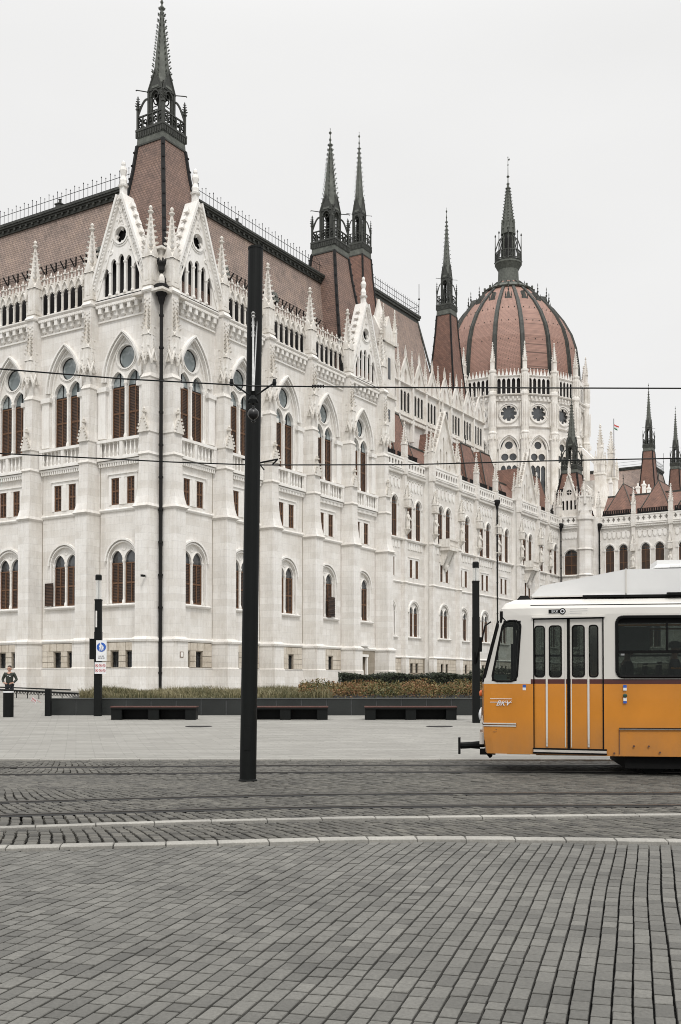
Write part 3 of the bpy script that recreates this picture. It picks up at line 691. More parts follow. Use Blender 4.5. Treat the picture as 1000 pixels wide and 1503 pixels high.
# ------------------------------------------------------------------ the long lower wing and the cross wing
def state_window(a=.64, sp=20.9, bars=True):
    mb = MB(); mould(mb, 0, a, 17.3, sp, .8, .1, .0, -.06, 10); mould(mb, 0, a+.14, sp-.1, sp, .92, .12, 0, -.16, 10, legs=False)
    for s in (-1, 1): column(mb, s*(a+.03), .0, 17.3, sp, .06); mb.box(s*(a+.2)-.22, s*(a+.2)+.22, -.1, 0, sp-.12, sp+.05)
    o = mb.build('tall_window', M['trim'], B)
    shutters(o, .12, [(-a, a, 17.32, sp-.1)])
    g = MB(); g.poly([(-a,.155,sp-.1),(a,.155,sp-.1),(a,.155,sp+.85),(-a,.155,sp+.85)]); g.build('pane', M['glassd'], o)
    g = MB(); g.box(-.03,.03,.12,.15,sp-.1,sp+.8); g.box(-a,a,.12,.15,sp+.2,sp+.26); g.build('glazing_bar', M['woodf'], o)
    return o
def hood(a=.5):
    return None
P_tall = state_window(); P_tallw = state_window(1.05, 20.2)
def small_low():
    o = P_low; c = dup(o, (0,0,0), 0); return c
P_rect2 = rect_window(.34, .72, 13.0, 15.0, 'mullioned_window')
def wing_rail(w, cross):
    mb = MB(); mb.box(-w, w, -.3, -.1, 25.85, 26.02); mb.box(-w, w, -.32, -.05, 24.75, 24.9)
    string(mb, -w, w, 24.35, .4, .42); mb.box(-w, w, -.24, 0, 24.15, 24.35)
    k = -w+.05
    while k < w-.05: mb.box(k, k+.12, -.34, -.24, 24.2, 24.35); k += .25
    n = max(3, round(2*w/(.8 if cross else .68))); p = 2*w/n
    for i in range(n):
        x = -w+(i+.5)*p
        if cross:      # quatrefoil piercings
            for dx, dz in ((.17,0),(-.17,0),(0,.17),(0,-.17)): pass
            def lo(t, x=x):
                d = abs(t-x)/p
                return 25.38-(.32 if d < .12 else .12)
            hi = lambda t, lo=lo: 25.38+(25.38-lo(t))
            ops = [(x-.3*p, x-.12*p, lambda t: 25.27, lambda t: 25.49), (x-.12*p, x+.12*p, lambda t: 25.07, lambda t: 25.69), (x+.12*p, x+.3*p, lambda t: 25.27, lambda t: 25.49)]
            wall(mb, x-p/2, x+p/2, 24.9, 25.85, -.24, ops, .12, 4)
        else:
            wall(mb, x-p/2, x+p/2, 24.9, 25.85, -.24, [arch(x, p*.3, 25.0, 25.35, .3)], .12, 6)
            ringm(mb, x, 25.62, .0001, .1, -.2, -.3, 6)
    k = MB
    return mb
def wing_facade(side, off, edges, gabs, gproj=.75, cross=False, wide=()):
    sg = 1 if side == 'R' else -1
    wl = MB(); tr = MB(); ru = MB(); hips = MB(); crest = MB()
    for i in range(len(edges)-1):
        a0, a1 = edges[i], edges[i+1]; c = (a0+a1)/2; x = sg*c; X0, X1 = sorted((sg*a0, sg*a1)); gb = i in gabs
        y = -gproj if gb else 0
        if gb: wl.box(X0, X1, y, 0, GB-.5, GB); tr.box(X0, X0+.02, y, 0, GB, 25.8); tr.box(X1-.02, X1, y, 0, GB, 25.8)
        ww = 1.0 if (i in wide) else .62
        if i in wide: ops = [arch(x, 1.05, 17.3, 20.2, .8)]
        else:
            dxs = [-1.02, 1.02]; ops = [arch(x+d, .64, 17.3, 20.9, .8) for d in dxs]
        wall(wl, X0, X1, 16.0, 24.2, y, ops, .16, 10)
        wall(wl, X0, X1, 12.3, 16.0, y, [rect(x-.72,.34,13.0,15.0), rect(x+.72,.34,13.0,15.0)], .15)
        wall(wl, X0, X1, 4.1, 12.3, y, [arch(x,1.2,6.45,9.15,1.15)], .13, 12)
        wall(ru, X0, X1, GB-.5, 4.1, y, [rect(x-.62,.29,2.42,3.42), rect(x+.62,.29,2.42,3.42)], .16)
        for r in range(4):
            for bx0, bx1 in ((X0+.5, x-.95), (x-.3, x+.3), (x+.95, X1-.5)) if r < 3 else ((X0+.5, X1-.5),):
                nn = max(1, round((bx1-bx0)/.65)); st = (bx1-bx0)/nn
                for k in range(nn): ru.box(bx0+k*st+.02, bx0+(k+1)*st-.02, y-.06, y-.002, 2.44+r*.36, 2.44+r*.36+.33+(.1 if r == 3 else 0), 1)
        for z, h, p in ((4.02,.24,.14),(12.28,.22,.14),(16.95,.3,.3)): string(tr, X0, X1, z, h, p, y)
        string(tr, x-1.7, x+1.7, 6.22, .22, .2, y)
        mould(tr, x, 1.12, 6.45, 9.15, 1.1, .15, y, y-.07, 12); mould(tr, x, 1.27, 9.0, 9.15, 1.25, .13, y, y-.14, 12, legs=False)
        # parapet panels below the tall windows and shield row above
        for k in range(7):
            xx = X0+.6+(X1-X0-1.2)*(k+.5)/7; tr.box(xx-.2, xx+.2, y-.08, y, 16.1, 16.85)
        for k in range(6):
            xx = X0+.5+(X1-X0-1.)*(k+.5)/6; tr.prism([(xx-.26,23.6),(xx-.26,23.0),(xx-.15,22.72),(xx,22.62),(xx+.15,22.72),(xx+.26,23.0),(xx+.26,23.6)], y-.1, y-.002)
            mould(tr, xx, .3, 23.1, 23.5, .3, .06, y-.002, y-.09, 6, legs=False)
        if i not in wide:
            for d in dxs: pass
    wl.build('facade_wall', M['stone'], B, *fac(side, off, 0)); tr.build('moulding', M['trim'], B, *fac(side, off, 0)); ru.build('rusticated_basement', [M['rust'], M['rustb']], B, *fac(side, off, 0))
    for i in range(len(edges)-1):
        a0, a1 = edges[i], edges[i+1]; c = (a0+a1)/2; gb = i in gabs; w = (a1-a0)/2
        o2 = off-(gproj if gb else 0)
        if i in wide: put(P_tallw, side, o2, c)
        else:
            for d in (-1.02, 1.02): put(P_tall, side, o2, c+d)
        put(P_low, side, o2, c); put(P_rect2, side, o2, c); put(P_base, side, o2, c)
        wing_rail(w-.25, cross).build('parapet', M['trim'], B, *fac(side, o2, c))
        if gb:
            g = MB(); gw = w-.15; za = 32.6; top = lambda x: za-abs(x)*(za-25.9)/gw
            wall(g, -gw, gw, 25.8, 0, .0, [arch(k*.8,.2,26.3,29.6-abs(k)*1.5,.4) for k in (-2,-1,0,1,2)], .14, 6, top=lambda x: top(x)+.01)
            g.prism([(-gw,25.8),(gw,25.8),(0,za)], .16, .5)
            for s in (-1, 1):
                n = 12
                for k in range(n):
                    u0 = k/n; xx = s*gw*(1-u0); z = 25.9+(za-25.9)*u0; xn = s*gw*(1-(k+1)/n); zn = 25.9+(za-25.9)*(k+1)/n
                    g.idx([(xx,-.25,z),(xn,-.25,zn),(xn,-.25,zn+.42),(xx,-.25,z+.42),(xx,.5,z),(xn,.5,zn),(xn,.5,zn+.42),(xx,.5,z+.42)],[(0,1,2,3),(3,2,6,7),(0,1,5,4)])
                    g.wedge(xx-.1,xx+.1,-.1,.1,z+.4,z+.7,xx-.16+s*.08,xx+.16+s*.08,-.14,.14)
            pinn(g, 0, .1, za+.1, 1.7, .14, gab=False)
            for s in (-1, 1):
                for q in (0, .55): pinn(g, s*(gw+.1), -.1+q, 25.8, 5.0-q*2, .3-q*.1)
            g.build('gable', M['carved'], B, *fac(side, o2, c))
            # projecting balcony with canopied niche
            b = MB(); b.box(-1.2, 1.2, -1.3, 0, 16.6, 16.95); b.box(-1.2, 1.2, -1.3, -1.15, 17.75, 17.9)
            for k in range(9): baluster(b, -1.05+k*.2625, -1.2, 16.95, 17.75, .08)
            for s in (-1, 1):
                b.box(s*1.15-.1, s*1.15+.1, -1.3, 0, 16.95, 17.9)
                b.wedge(s*.8-.1, s*.8+.1, -.3, 0, 14.9, 16.6, s*.8-.15, s*.8+.15, -1.1, 0)
            b.wedge(-.3,.3,-.2,0,14.6,16.6,-.6,.6,-1.0,0); b.lathe([(.05,14.2),(.3,14.7),(.35,15)],8,0,-.3)
            b.build('balcony', M['carved'], B, *fac(side, o2, c))
    for i, e in enumerate(edges):
        pj = gproj if (i in gabs or i-1 in gabs) else 0
        put(P_wb, side, off-pj, e); 
        if not (i in gabs or i-1 in gabs): put(P_wpin, side, off-pj, e)
    for i in range(len(edges)-1):
        # statue on a bracket under a canopy at the piers between bays
        if i > 0: put(P_stat, side, off-(gproj if (i in gabs or i-1 in gabs) else 0), edges[i])
    return
mb = MB()
mb.box(-.36,.36,-.62,0,GB-.5,4.0); mb.wedge(-.36,.36,-.62,0,4.0,4.1,-.44,.44,-.72,0); mb.wedge(-.44,.44,-.72,0,4.1,4.3,-.3,.3,-.5,0)
mb.box(-.3,.3,-.5,0,4.3,12.2); mb.wedge(-.3,.3,-.5,0,12.2,12.32,-.38,.38,-.6,0); mb.wedge(-.38,.38,-.6,0,12.32,12.5,-.27,.27,-.46,0)
mb.box(-.27,.27,-.46,0,12.5,17.0); mb.wedge(-.34,.34,-.56,0,17.0,17.25,-.25,.25,-.44,0); mb.box(-.25,.25,-.44,0,17.25,24.2)
mb.box(-.33,.33,-.55,0,24.2,26.05)
P_wb = mb.build('buttress', M['stone'], B)
mb = MB(); pinn(mb, 0, -.25, 26.05, 4.0, .28); P_wpin = mb.build('pinnacle', M['carved'], B)
mb = MB()
mb.wedge(-.1,.1,-.5,-.44,17.5,18.1,-.34,.34,-.95,-.44); mb.box(-.36,.36,-.98,-.44,18.1,18.2)
mb.lathe([(.22,18.2),(.26,18.5),(.2,19.1),(.24,19.5),(.2,19.7),(.08,19.78),(.12,19.88),(.12,20.05),(.02,20.15)],8,0,-.7)
mb.tube((.2,-.75,19.55),(.28,-.95,19.1),.07,5); mb.tube((-.2,-.75,19.55),(-.22,-.95,19.2),.07,5)
pinn(mb, 0, -.68, 20.5, 2.6, .3)
P_stat = mb.build('niche_statue', M['carved'], B)
protos += [P_tall, P_tallw, P_rect2, P_wb, P_wpin, P_stat]
EW = [29.5, 35.4, 41.2, 47.0, 52.9, 58.2, 65.2, 72.0, 78.0, 84.2, 91.2, 97.0, 102.5]
wing_facade('R', 11.5, EW, {5, 9})
EC = [6.3, 1.1, -4.3, -9.7, -15.1, -20.5]
wing_facade('L', 105.5, EC[::-1], {}, cross=True)
wing_facade('L', 102.5, [7.7, 11.5], {}, cross=True, wide={0})
for x, y in ((77.75, 10.9), (101.9, 11.0), (104.9, 6.1)): drainpipe(x, y, 1.0, 24.2, .1)
# corner tower body of the cross wing with its gable and turrets
mb = MB(); mb.box(103.6, 108, 6.3, 11.4, 1, 25.8); mb.lathe([(1.15*1.0,GB-1),(1.15,25.9)],8,102.9,7.7,ph=pi/8)
for z in (4.1, 12.4, 17.0, 20.8, 25.2): mb.lathe([(1.15,z),(1.3,z+.12),(1.3,z+.22),(1.15,z+.35)],8,102.9,7.7,ph=pi/8)
mb.lathe([(1.35,25.4),(1.35,25.9),(1.05,25.9),(1.05,28.6),(1.2,28.7),(1.2,28.9)],8,102.9,7.7,ph=pi/8)
for k in range(8): pinn(mb, 102.9+1.1*cos(pi/8+k*pi/4), 7.7+1.1*sin(pi/8+k*pi/4), 26.6 if k%2 else 27.6, 2.9, .15, gab=False)
pinn(mb, 102.9, 7.7, 28.4, 3.2, .4)
cb = mb.build('corner_turret', M['stone'], B)
g = MB(); gw = 2.0; za = 32.2
wall(g, -gw, gw, 25.8, 0, 0, [arch((k-1.5)*.62,.17,27.0,28.2,.25) for k in range(4)], .2, 6, top=lambda x: za-abs(x)*(za-26.1)/gw if False else min(28.7, za-abs(x)*(za-26.1)/gw))
xw = gw*(za-28.7)/(za-26.1)
wall(g, -xw, xw, 28.7, 0, 0, [circ(0,.42,29.6)], .2, 14, top=lambda x: max(28.7, za-abs(x)*(za-26.1)/gw))
g.box(-.4,.4,.05,.12,29.56,29.64); g.box(-.04,.04,.05,.12,29.2,30.0)
for s in (-1, 1):
    n = 8
    for k in range(n):
        u0, u1 = k/n, (k+1)/n; xx, xn = s*gw*(1-u0), s*gw*(1-u1); z, zn = 26.1+(za-26.1)*u0, 26.1+(za-26.1)*u1
        g.idx([(xx,-.2,z),(xn,-.2,zn),(xn,-.2,zn+.35),(xx,-.2,z+.35),(xx,.4,z),(xn,.4,zn),(xn,.4,zn+.35),(xx,.4,z+.35)],[(0,1,2,3),(3,2,6,7),(0,1,5,4)])
        g.wedge(xx-.08,xx+.08,-.08,.08,z+.35,z+.55,xx-.13+s*.06,xx+.13+s*.06,-.12,.12)
pinn(g, 0, .1, za+.2, 2.2, .18, gab=False)
for s in (-1, 1): pinn(g, s*(gw+.15), 0, 25.8, 4.6, .28)
g.build('gable', M['carved'], B, (102.4, 9.9, 0), LR)
mb = MB(); mb.poly([(102.62,8.2,26.9),(102.62,11.4,26.9),(102.62,11.4,30.3),(102.62,9.0,30.3)]); mb.build('gable_shade_sheet', M['dark'], B)  # same near-black sheet, painted shade behind the tower gable
# ---- hipped roofs over the wing (a triangular hip per bay) and the main slope behind
def hip_roofs(side, off, edges, skip, zb=26.2, zap=30.9, back=3.4, rf=0):
    mb = MB(); cr_ = MB(); rd = MB()
    for i in range(len(edges)-1):
        X0, X1 = sorted(((1 if side=='R' else -1)*edges[i], (1 if side=='R' else -1)*edges[i+1])); x = (X0+X1)/2
        if i in skip: continue
        y0 = 1.0; yb = y0+back*.62
        q = (X1-X0)*rf*.5; xa, xc_ = x-q, x+q
        mb.poly([(X0+.2,y0,zb),(X1-.2,y0,zb),(xc_,yb,zap),(xa,yb,zap)] if q else [(X0+.35,y0,zb),(X1-.35,y0,zb),(x,yb,zap)])
        mb.poly([(X0+.2,y0,zb),(xa,yb,zap),(xa,y0+9,zap),(X0-.1,y0+9,zb)]); mb.poly([(X1-.2,y0,zb),(X1+.1,y0+9,zb),(xc_,y0+9,zap),(xc_,yb,zap)])
        if q: mb.poly([(xa,yb,zap),(xc_,yb,zap),(xc_,y0+9,zap),(xa,y0+9,zap)]); rd.tube((xa,yb,zap),(xc_,yb,zap),.1,5)
        rd.tube((X0+.2,y0,zb),(xa,yb,zap),.07,5); rd.tube((X1-.2,y0,zb),(xc_,yb,zap),.07,5); rd.tube((x,yb,zap),(x,y0+9,zap+.02),.07,5)
        rd.tube((x,yb,zap),(x,yb,zap+1.3),.05,5); rd.lathe([(.0,zap+.6),(.13,zap+.75),(.0,zap+.9)],6,x,yb)
        # dark rail at the eaves
        for z in (26.3, 26.95): cr_.tube((X0+.3,.75,z),(X1-.3,.75,z),.05,4)
        k = X0+.4
        while k < X1-.3: cr_.box(k-.12,k+.12,.72,.78,26.3,26.9); k += .34
        cr_.wedge(X0+.3,X1-.3,.8,1.2,26.0,26.5,X0+.3,X1-.3,1.0,1.1)
    X0, X1 = sorted(((1 if side=='R' else -1)*edges[0], (1 if side=='R' else -1)*edges[-1]))
    mb.poly([(X0,1.0,26.0),(X1,1.0,26.0),(X1,4.2,29.6),(X0,4.2,29.6)]); rd.box(X0,X1,4.1,4.5,29.5,29.75)
    mb.poly([(X0,4.2,29.6),(X1,4.2,29.6),(X1,9,29.8),(X0,9,29.8)])
    o = mb.build('hipped_roof', M['tile2'], B, *fac(side, off, 0)); rd.build('ridge_flashing', M['copper'], o); cr_.build('eaves_railing', M['iron'], o)
    return o
hip_roofs('R', 11.5, EW, {5, 9}, zap=32.0, back=2.6, rf=.5); hip_roofs('L', 105.5, EC[::-1], set(), zap=31.4, back=4.0)
# ---- raised chamber block (and its mirror image beyond the dome)
def chamber(s0, s1, hip0, hip1, front=True):
    t0, t1 = 16.5, 46.1
    mb = MB(); mb.box(s0, s1, t0+.02, t1, 20, 37.2); o = mb.build('chamber_block', M['stone'], B)
    f = MB(); f.T = Matrix.Translation((0, t0, 0)); n = int((s1-s0)/3.3); p = (s1-s0)/n
    for i in range(n):
        x = s0+(i+.5)*p; ops = [arch(x+d,.33,33.9,36.0,.4) for d in (-.88,0,.88)]
        wall(f, s0+i*p, s0+(i+1)*p, 33.4, 37.0, -.25, ops, .1, 6)
        for d in (-.44,.44): column(f, x+d, -.26, 33.9, 36.0, .05, n=6)
        f.box(s0+i*p-.18, s0+i*p+.18, -.5, 0, 30.5, 37.3)
    string(f, s0, s1, 37.0, .35, .55); string(f, s0, s1, 33.1, .35, .5); f.box(s0, s1, -.4, 0, 32.7, 33.1)
    k = s0
    while k < s1: f.box(k, k+.2, -.46, -.4, 32.75, 33.05); k += .45
    for i in range(n):      # traceried gablets between pinnacles
        x = s0+(i+.5)*p; w = p*.36
        f.prism([(x-w,37.35),(x-.28,37.35),(x-.28,38.6),(x,39.2),(x+.28,38.6),(x+.28,37.35),(x+w,37.35),(x+w*.9,38.2),(x,40.4),(x-w*.9,38.2)], -.35, -.1)
        f.prism([(x-w*1.05,38.0),(x,40.45),(x+w*1.05,38.0),(x+w*1.05,38.3),(x,40.8),(x-w*1.05,38.3)], -.45, -.3)
        pinn(f, x, -.3, 40.5, 1.4, .12, gab=False)
    f.T = Matrix.Identity(4); f.build('chamber_gallery', M['carved'], o)
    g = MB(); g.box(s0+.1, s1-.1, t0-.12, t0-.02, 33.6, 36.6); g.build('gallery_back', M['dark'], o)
    for i in range(n+1):
        m_ = MB(); pinn(m_, s0+i*p, t0-.25, 37.3, 4.4, .19); m_.build('pinnacle', M['carved'], o)
    if s1 < 100:   # side walls near the tower, small lancets
        for x in (82.6, 83.4, 84.2): l = MB(); l.box(x-.12, x+.12, t0-.012, t0+.01, 29.6, 32.0); l.build('slit_window', M['glassd'], o)
    zt, i0, i1 = 49.3, hip0, hip1
    r = MB(); A = [(s0+1,t0+1.2),(s1 if False else hip1+.9,t0+1.2),(hip1+.9,t1-1.2),(s0+1,t1-1.2)]; I = [(i0,t0+4.3),(i1,t0+4.3),(i1,t1-4.3),(i0,t1-4.3)]
    for k in range(4):
        a, b, c, d = A[k], A[(k+1)%4], I[(k+1)%4], I[k]
        for j in range(4):
            u0, u1 = j/4, (j+1)/4; Lp = lambda p_, q, u_: (p_[0]+(q[0]-p_[0])*u_**.8, p_[1]+(q[1]-p_[1])*u_**.8)
            r.poly([(*Lp(a,d,u0),37.3+(zt-37.3)*u0),(*Lp(b,c,u0),37.3+(zt-37.3)*u0),(*Lp(b,c,u1),37.3+(zt-37.3)*u1),(*Lp(a,d,u1),37.3+(zt-37.3)*u1)])
    ro = r.build('mansard_roof', M['tiler'], o)
    c = MB()
    for k in (1, 2):
        a, d = A[k], I[k]; c.tube((*a,37.3),(*d,zt),.14,5)
    for p_, z0, z1 in ((.12,48.7,49.2),(.3,49.2,49.5),(.4,49.5,49.8)): c.box(i0-p_,i1+p_,t0+4.3-p_,t1-4.3+p_,z0,z1)
    c.build('ridge_cornice', M['copper'], ro)
    c = MB(); x = i0
    for z in (50.3, 51.0): c.tube((i0,t0+4,z),(i1,t0+4,z),.03,4); c.tube((i0,t0+4,z),(i0,t0+14,z),.03,4); c.tube((i1,t0+4,z),(i1,t0+14,z),.03,4)
    while x < i1+.1: c.tube((x,t0+4,49.8),(x,t0+4,51.3),.022,4); x += .6
    for xx in (i0, i1): c.tube((xx,t0+4,49.8),(xx,t0+4,54),.04,5); c.lathe([(0,51.8),(.16,52),(0,52.2)],6,xx,t0+4)
    c.build('ridge_cresting', M['iron'], ro)
chamber(50, 85.6, 58, 74.4)
chamber(176.4, 212, 188, 197)
# low blocks that carry it all
mb = MB(); mb.box(30, 102, 12.6, 50, 1, 26.0); mb.box(106.8, 156, -20, 12, 1, 26.0); mb.box(114, 154, 12, 50, 20, 30.0); mb.box(160, 235, 12, 50, 1, 30.0)
mb.build('inner_block', M['stone'], B)
# ------------------------------------------------------------------ drum and dome
DC = (131.0, 31.3); NF = 16
def polar(r, k, z=0): a = k*2*pi/NF; return (DC[0]+r*cos(a), DC[1]+r*sin(a), z)
AP = 13.1; HW = AP*math.tan(pi/NF)
def drum_bay():
    mb = MB()
    wall(mb, -HW, HW, 28, 45.0, 0, [arch(0,1.45,33.0,41.0,2.2)], .5, 14)
    wall(mb, -HW, HW, 45.0, 49.4, 0, [circ(0,1.35,47.2)], .4, 20)
    wall(mb, -HW, HW, 49.4, 50.3, -.3); mb.box(-HW, HW, -.3, 0, 49.3, 49.4)
    n = 5; p = 2*(HW-.55)/n; ops = [arch(-HW+.55+(k+.5)*p, p*.36, 50.45, 52.7, .45) for k in range(n)]
    wall(mb, -HW, HW, 50.3, 53.6, -.35, ops, .15, 8)
    string(mb, -HW, HW, 50.15, .35, .45, -.35); string(mb, -HW, HW, 44.75, .3, .35); string(mb, -HW, HW, 53.4, .3, .3, -.3)
    for k in range(7): x = -HW+(k+.5)*2*HW/7; mb.box(x-.12, x+.12, -.65, 0, 49.55, 49.95)
    mould(mb, 0, 1.45, 33, 41.0, 2.2, .25, 0, -.15, 12); mould(mb, 0, 1.75, 40.8, 41.0, 2.45, .2, 0, -.35, 12, legs=False)
    ringm(mb, 0, 47.2, 1.35, .22, 0, -.12, 20); ringm(mb, 0, 47.2, 1.62, .12, 0, -.25, 20)
    for k in range(8):
        x = -HW+(k+.5)*2*HW/8; mb.wedge(x-.22,x+.22,-.5,-.35,53.6,53.9,x-.2,x+.2,-.5,-.35); mb.prism([(x-.22,53.9),(x+.22,53.9),(x,54.6)], -.5, -.38); mb.lathe([(.02,54.5),(.08,54.62),(.01,54.8)],5,x,-.44)
    o = mb.build('drum_bay', M['stone'], B)
    r = MB()     # rose tracery: eight lobes
    for k in range(8):
        a = (k+.5)*pi/4; d = .2; r.prism([(1.4*cos(a-d),47.2+1.4*sin(a-d)),(1.4*cos(a+d),47.2+1.4*sin(a+d)),(.92*cos(a),47.2+.92*sin(a))], .05, .2)
    # window tracery
    H_ = hi_arch(0,1.45,41.0,2.2)
    wall(r, -1.45, 1.45, 33.0, 38.6, .25, [arch(d,.4,33.1,37.8,.55) for d in (-.94,0,.94)], .15, 8)
    wall(r, -1.45, 1.45, 38.6, 41.0, .25, [circ(-.69,.62,39.75), circ(.69,.62,39.75)], .15, 14)
    wall(r, -1.45, 1.45, 41.0, 0, .25, [circ(0,.66,41.78)], .15, 14, top=lambda x: max(41.0, H_(x)))
    r.build('tracery', M['carved'], o)
    g = MB(); g.poly([(-1.5,.45,33),(1.5,.45,33),(1.5,.45,43.3),(-1.5,.45,43.3)]); g.poly([(-1.4,.35,45.8),(1.4,.35,45.8),(1.4,.35,48.6),(-1.4,.35,48.6)]); g.build('pane', M['glassd'], o)
    g = MB(); g.box(-HW+.3, HW-.3, .0, .1, 50.4, 53.3); g.build('gallery_back', M['dark'], o)
    return o
DBo = drum_bay()
for k in range(NF):
    a = k*2*pi/NF; x, y, _ = polar(AP, k); r = a+pi/2
    if k == 0: DBo.location = (x, y, 0); DBo.rotation_euler = (0,0,r)
    else: dup(DBo, (x, y, 0), r, B)
mb = MB(); x0 = 0
mb.lathe([(0.70,26),(0.70,43.5),(0.78,43.6),(0.78,43.8),(0.64,44)],8,0,.1,ph=pi/8)
mb.lathe([(0.64,44),(0.59,50.0),(0.74,50.3),(0.74,50.7),(0.57,50.9),(0.54,54.0),(0.67,54.2),(0.67,54.5)],8,0,.1,ph=pi/8)
for k in range(8): a = k*pi/4; mb.lathe([(.07,45),(.07,49)],5,.78*cos(a),.1+.78*sin(a)); mb.lathe([(.07,51),(.07,53.8)],5,.72*cos(a),.1+.72*sin(a)); mb.prism([(.78*cos(a)-.14,42.6),(.78*cos(a)+.14,42.6),(.78*cos(a),43.4)],.1+.85*sin(a)-.1,.1+.85*sin(a)+.1)
pinn(mb, 0, .1, 54.0, 5.4, .33)
DPo = mb.build('drum_pier', M['carved'], B)
RP = 13.95
for k in range(NF):
    a = (k+.5)*2*pi/NF; loc = (DC[0]+RP*cos(a), DC[1]+RP*sin(a), 0)
    if k == 0: DPo.location = loc; DPo.rotation_euler = (0,0,a+pi/2)
    else: dup(DPo, loc, a+pi/2, B)
prof = [(12.5,50.3),(12.7,54.0),(12.6,56.6),(12.45,58.3),(12.05,61.2),(11.3,63.6),(9.9,66.2),(8.1,68.6),(5.7,71.1),(3.6,73.0),(2.3,74.2)]
mb = MB(); mb.lathe(prof, NF, *DC, ph=pi/NF)
# intermediate panels slightly domed: 16 flat gores, as built
DM = mb.build('dome', M['tiled'], B)
rb = MB()
for (r0, z0), (r1, z1) in zip(prof[1:], prof[2:]):
    wdt = .42*(r0/12.5)**.35; wd1 = .42*(r1/12.5)**.35
    rb.idx([(r0-.1,-wdt,z0),(r0-.1,wdt,z0),(r0+.22,wdt*.8,z0+.05),(r0+.22,-wdt*.8,z0+.05),(r1-.1,-wd1,z1),(r1-.1,wd1,z1),(r1+.22,wd1*.8,z1+.1),(r1+.22,-wd1*.8,z1+.1)],[(3,2,6,7),(2,1,5,6),(0,3,7,4)])
    rb.tube((r0+.25,-wdt*.5,z0),(r1+.25,-wd1*.5,z1),.07,4); rb.tube((r0+.25,wdt*.5,z0),(r1+.25,wd1*.5,z1),.07,4)
for k in range(NF):
    a = (k+.5)*2*pi/NF
    if k == 0: R0 = rb.build('rib', M['copper'], DM, (DC[0], DC[1], 0), a)
    else: dup(R0, (DC[0], DC[1], 0), a, DM)
dr = MB()
dr.prism([(-.0,0)]*3,0,0) if False else None
dr.idx([(7.55,-.5,68.9),(7.55,.5,68.9),(7.3,0,70.6),(5.8,-.4,70.6),(5.8,.4,70.6),(5.9,0,71.0)],[(0,1,2),(0,2,5,3),(1,4,5,2)])
dr.lathe([(.1,70.5),(.18,70.8),(.05,71.0),(.14,71.3),(.03,71.5),(.08,71.9),(.01,72.3)],6,7.3,0)
for s in (-1,1): dr.lathe([(.08,68.9),(.08,69.6),(.12,69.7),(.02,70.3)],5,7.5,s*.5)
for k in range(NF):
    a = k*2*pi/NF
    if k == 0: R1 = dr.build('dormer', M['copper'], DM, (DC[0], DC[1], 0), a)
    else: dup(R1, (DC[0], DC[1], 0), a, DM)
kn = MB()
for k in range(NF):
    for z, r in ((56.8,12.5),(60.4,12.15),(64.0,11.1),(66.8,9.5)):
        for d in (-.11,0,.11):
            a = k*2*pi/NF+d; kn.box(DC[0]+r*cos(a)*.985-.06,DC[0]+r*cos(a)*.985+.06,DC[1]+r*sin(a)*.985-.06,DC[1]+r*sin(a)*.985+.06,z,z+.14)
ko = kn.build('roof_hook', M['copper'], DM); ko['kind'] = 'stuff'
mb = MB(); c = DC
mb.lathe([(4.6,72.4),(4.75,72.6),(4.4,72.9),(3.4,73.4),(2.3,74.1),(1.95,74.4),(1.85,76.7),(2.35,77.6),(2.5,77.8),(2.5,78.1)],16,*c,ph=pi/16)
for k in range(16): a = k*pi/8; mb.box(c[0]+4.6*cos(a)-.15,c[0]+4.6*cos(a)+.15,c[1]+4.6*sin(a)-.15,c[1]+4.6*sin(a)+.15,72.6,73.1)
mb.build('dome_collar', M['copperg'], DM)
mb = MB()
mb.lathe([(2.5,78.1),(2.6,78.3),(2.5,78.4)],8,*c,ph=pi/8)
for k in range(8):
    a0, a1 = pi/8+k*pi/4, pi/8+(k+1)*pi/4; P = lambda a, r, z: (c[0]+r*cos(a), c[1]+r*sin(a), z)
    for z in (78.6, 80.0): mb.tube(P(a0,2.35,z), P(a1,2.35,z), .1, 4)
    for q in range(1,4):
        p0, p1 = Vector(P(a0,2.35,78.6)), Vector(P(a1,2.35,78.6)); p = p0.lerp(p1, q/4); mb.tube(p, p+Vector((0,0,1.4)), .07, 4)
        pa = p0.lerp(p1,(q-.5)/4); mb.tube(p0.lerp(p1,(q-1)/4), p+Vector((0,0,1.4)), .05, 4)
    mb.tube(P(a0,2.35,78.1), P(a0,2.35,83.2), .14, 5, .06); mb.lathe([(.05,83),(.18,83.2),(.02,83.6)],5,*P(a0,2.35,0)[:2])
    mb.path([P(a0,2.3,80.6),P(a0,1.8,82.2),P(a0,1.2,83.0)], .1, 5)
mb.build('lantern_gallery', M['copper'], DM)
mb = MB(); mb.lathe([(1.05,78.1),(1.0,84.0),(1.35,84.4),(1.15,84.7),(.95,87.0),(.2,92.6),(.3,92.9),(.1,93.1)],8,*c,ph=pi/8)
for k in range(8):
    a = k*pi/4; r = 1.4
    mb.T = Matrix.Translation((c[0],c[1],0)) @ Matrix.Rotation(a+pi/2,4,'Z'); mb.prism([(-.4,83.4),(.4,83.4),(0,86.0)],-1.3,-.85); mb.box(-.5,-.38,-1.15,-.9,79,84.6)
    for q in range(12): zz = 85.5+q*.58; rr = 1.1-(zz-85)*.118; mb.T = Matrix.Translation((c[0],c[1],0)) @ Matrix.Rotation(a+pi/8,4,'Z'); mb.wedge(rr-.05,rr+.1,-.08,.08,zz,zz+.15,rr+.02,rr+.26,-.1,.1)
mb.T = Matrix.Identity(4)
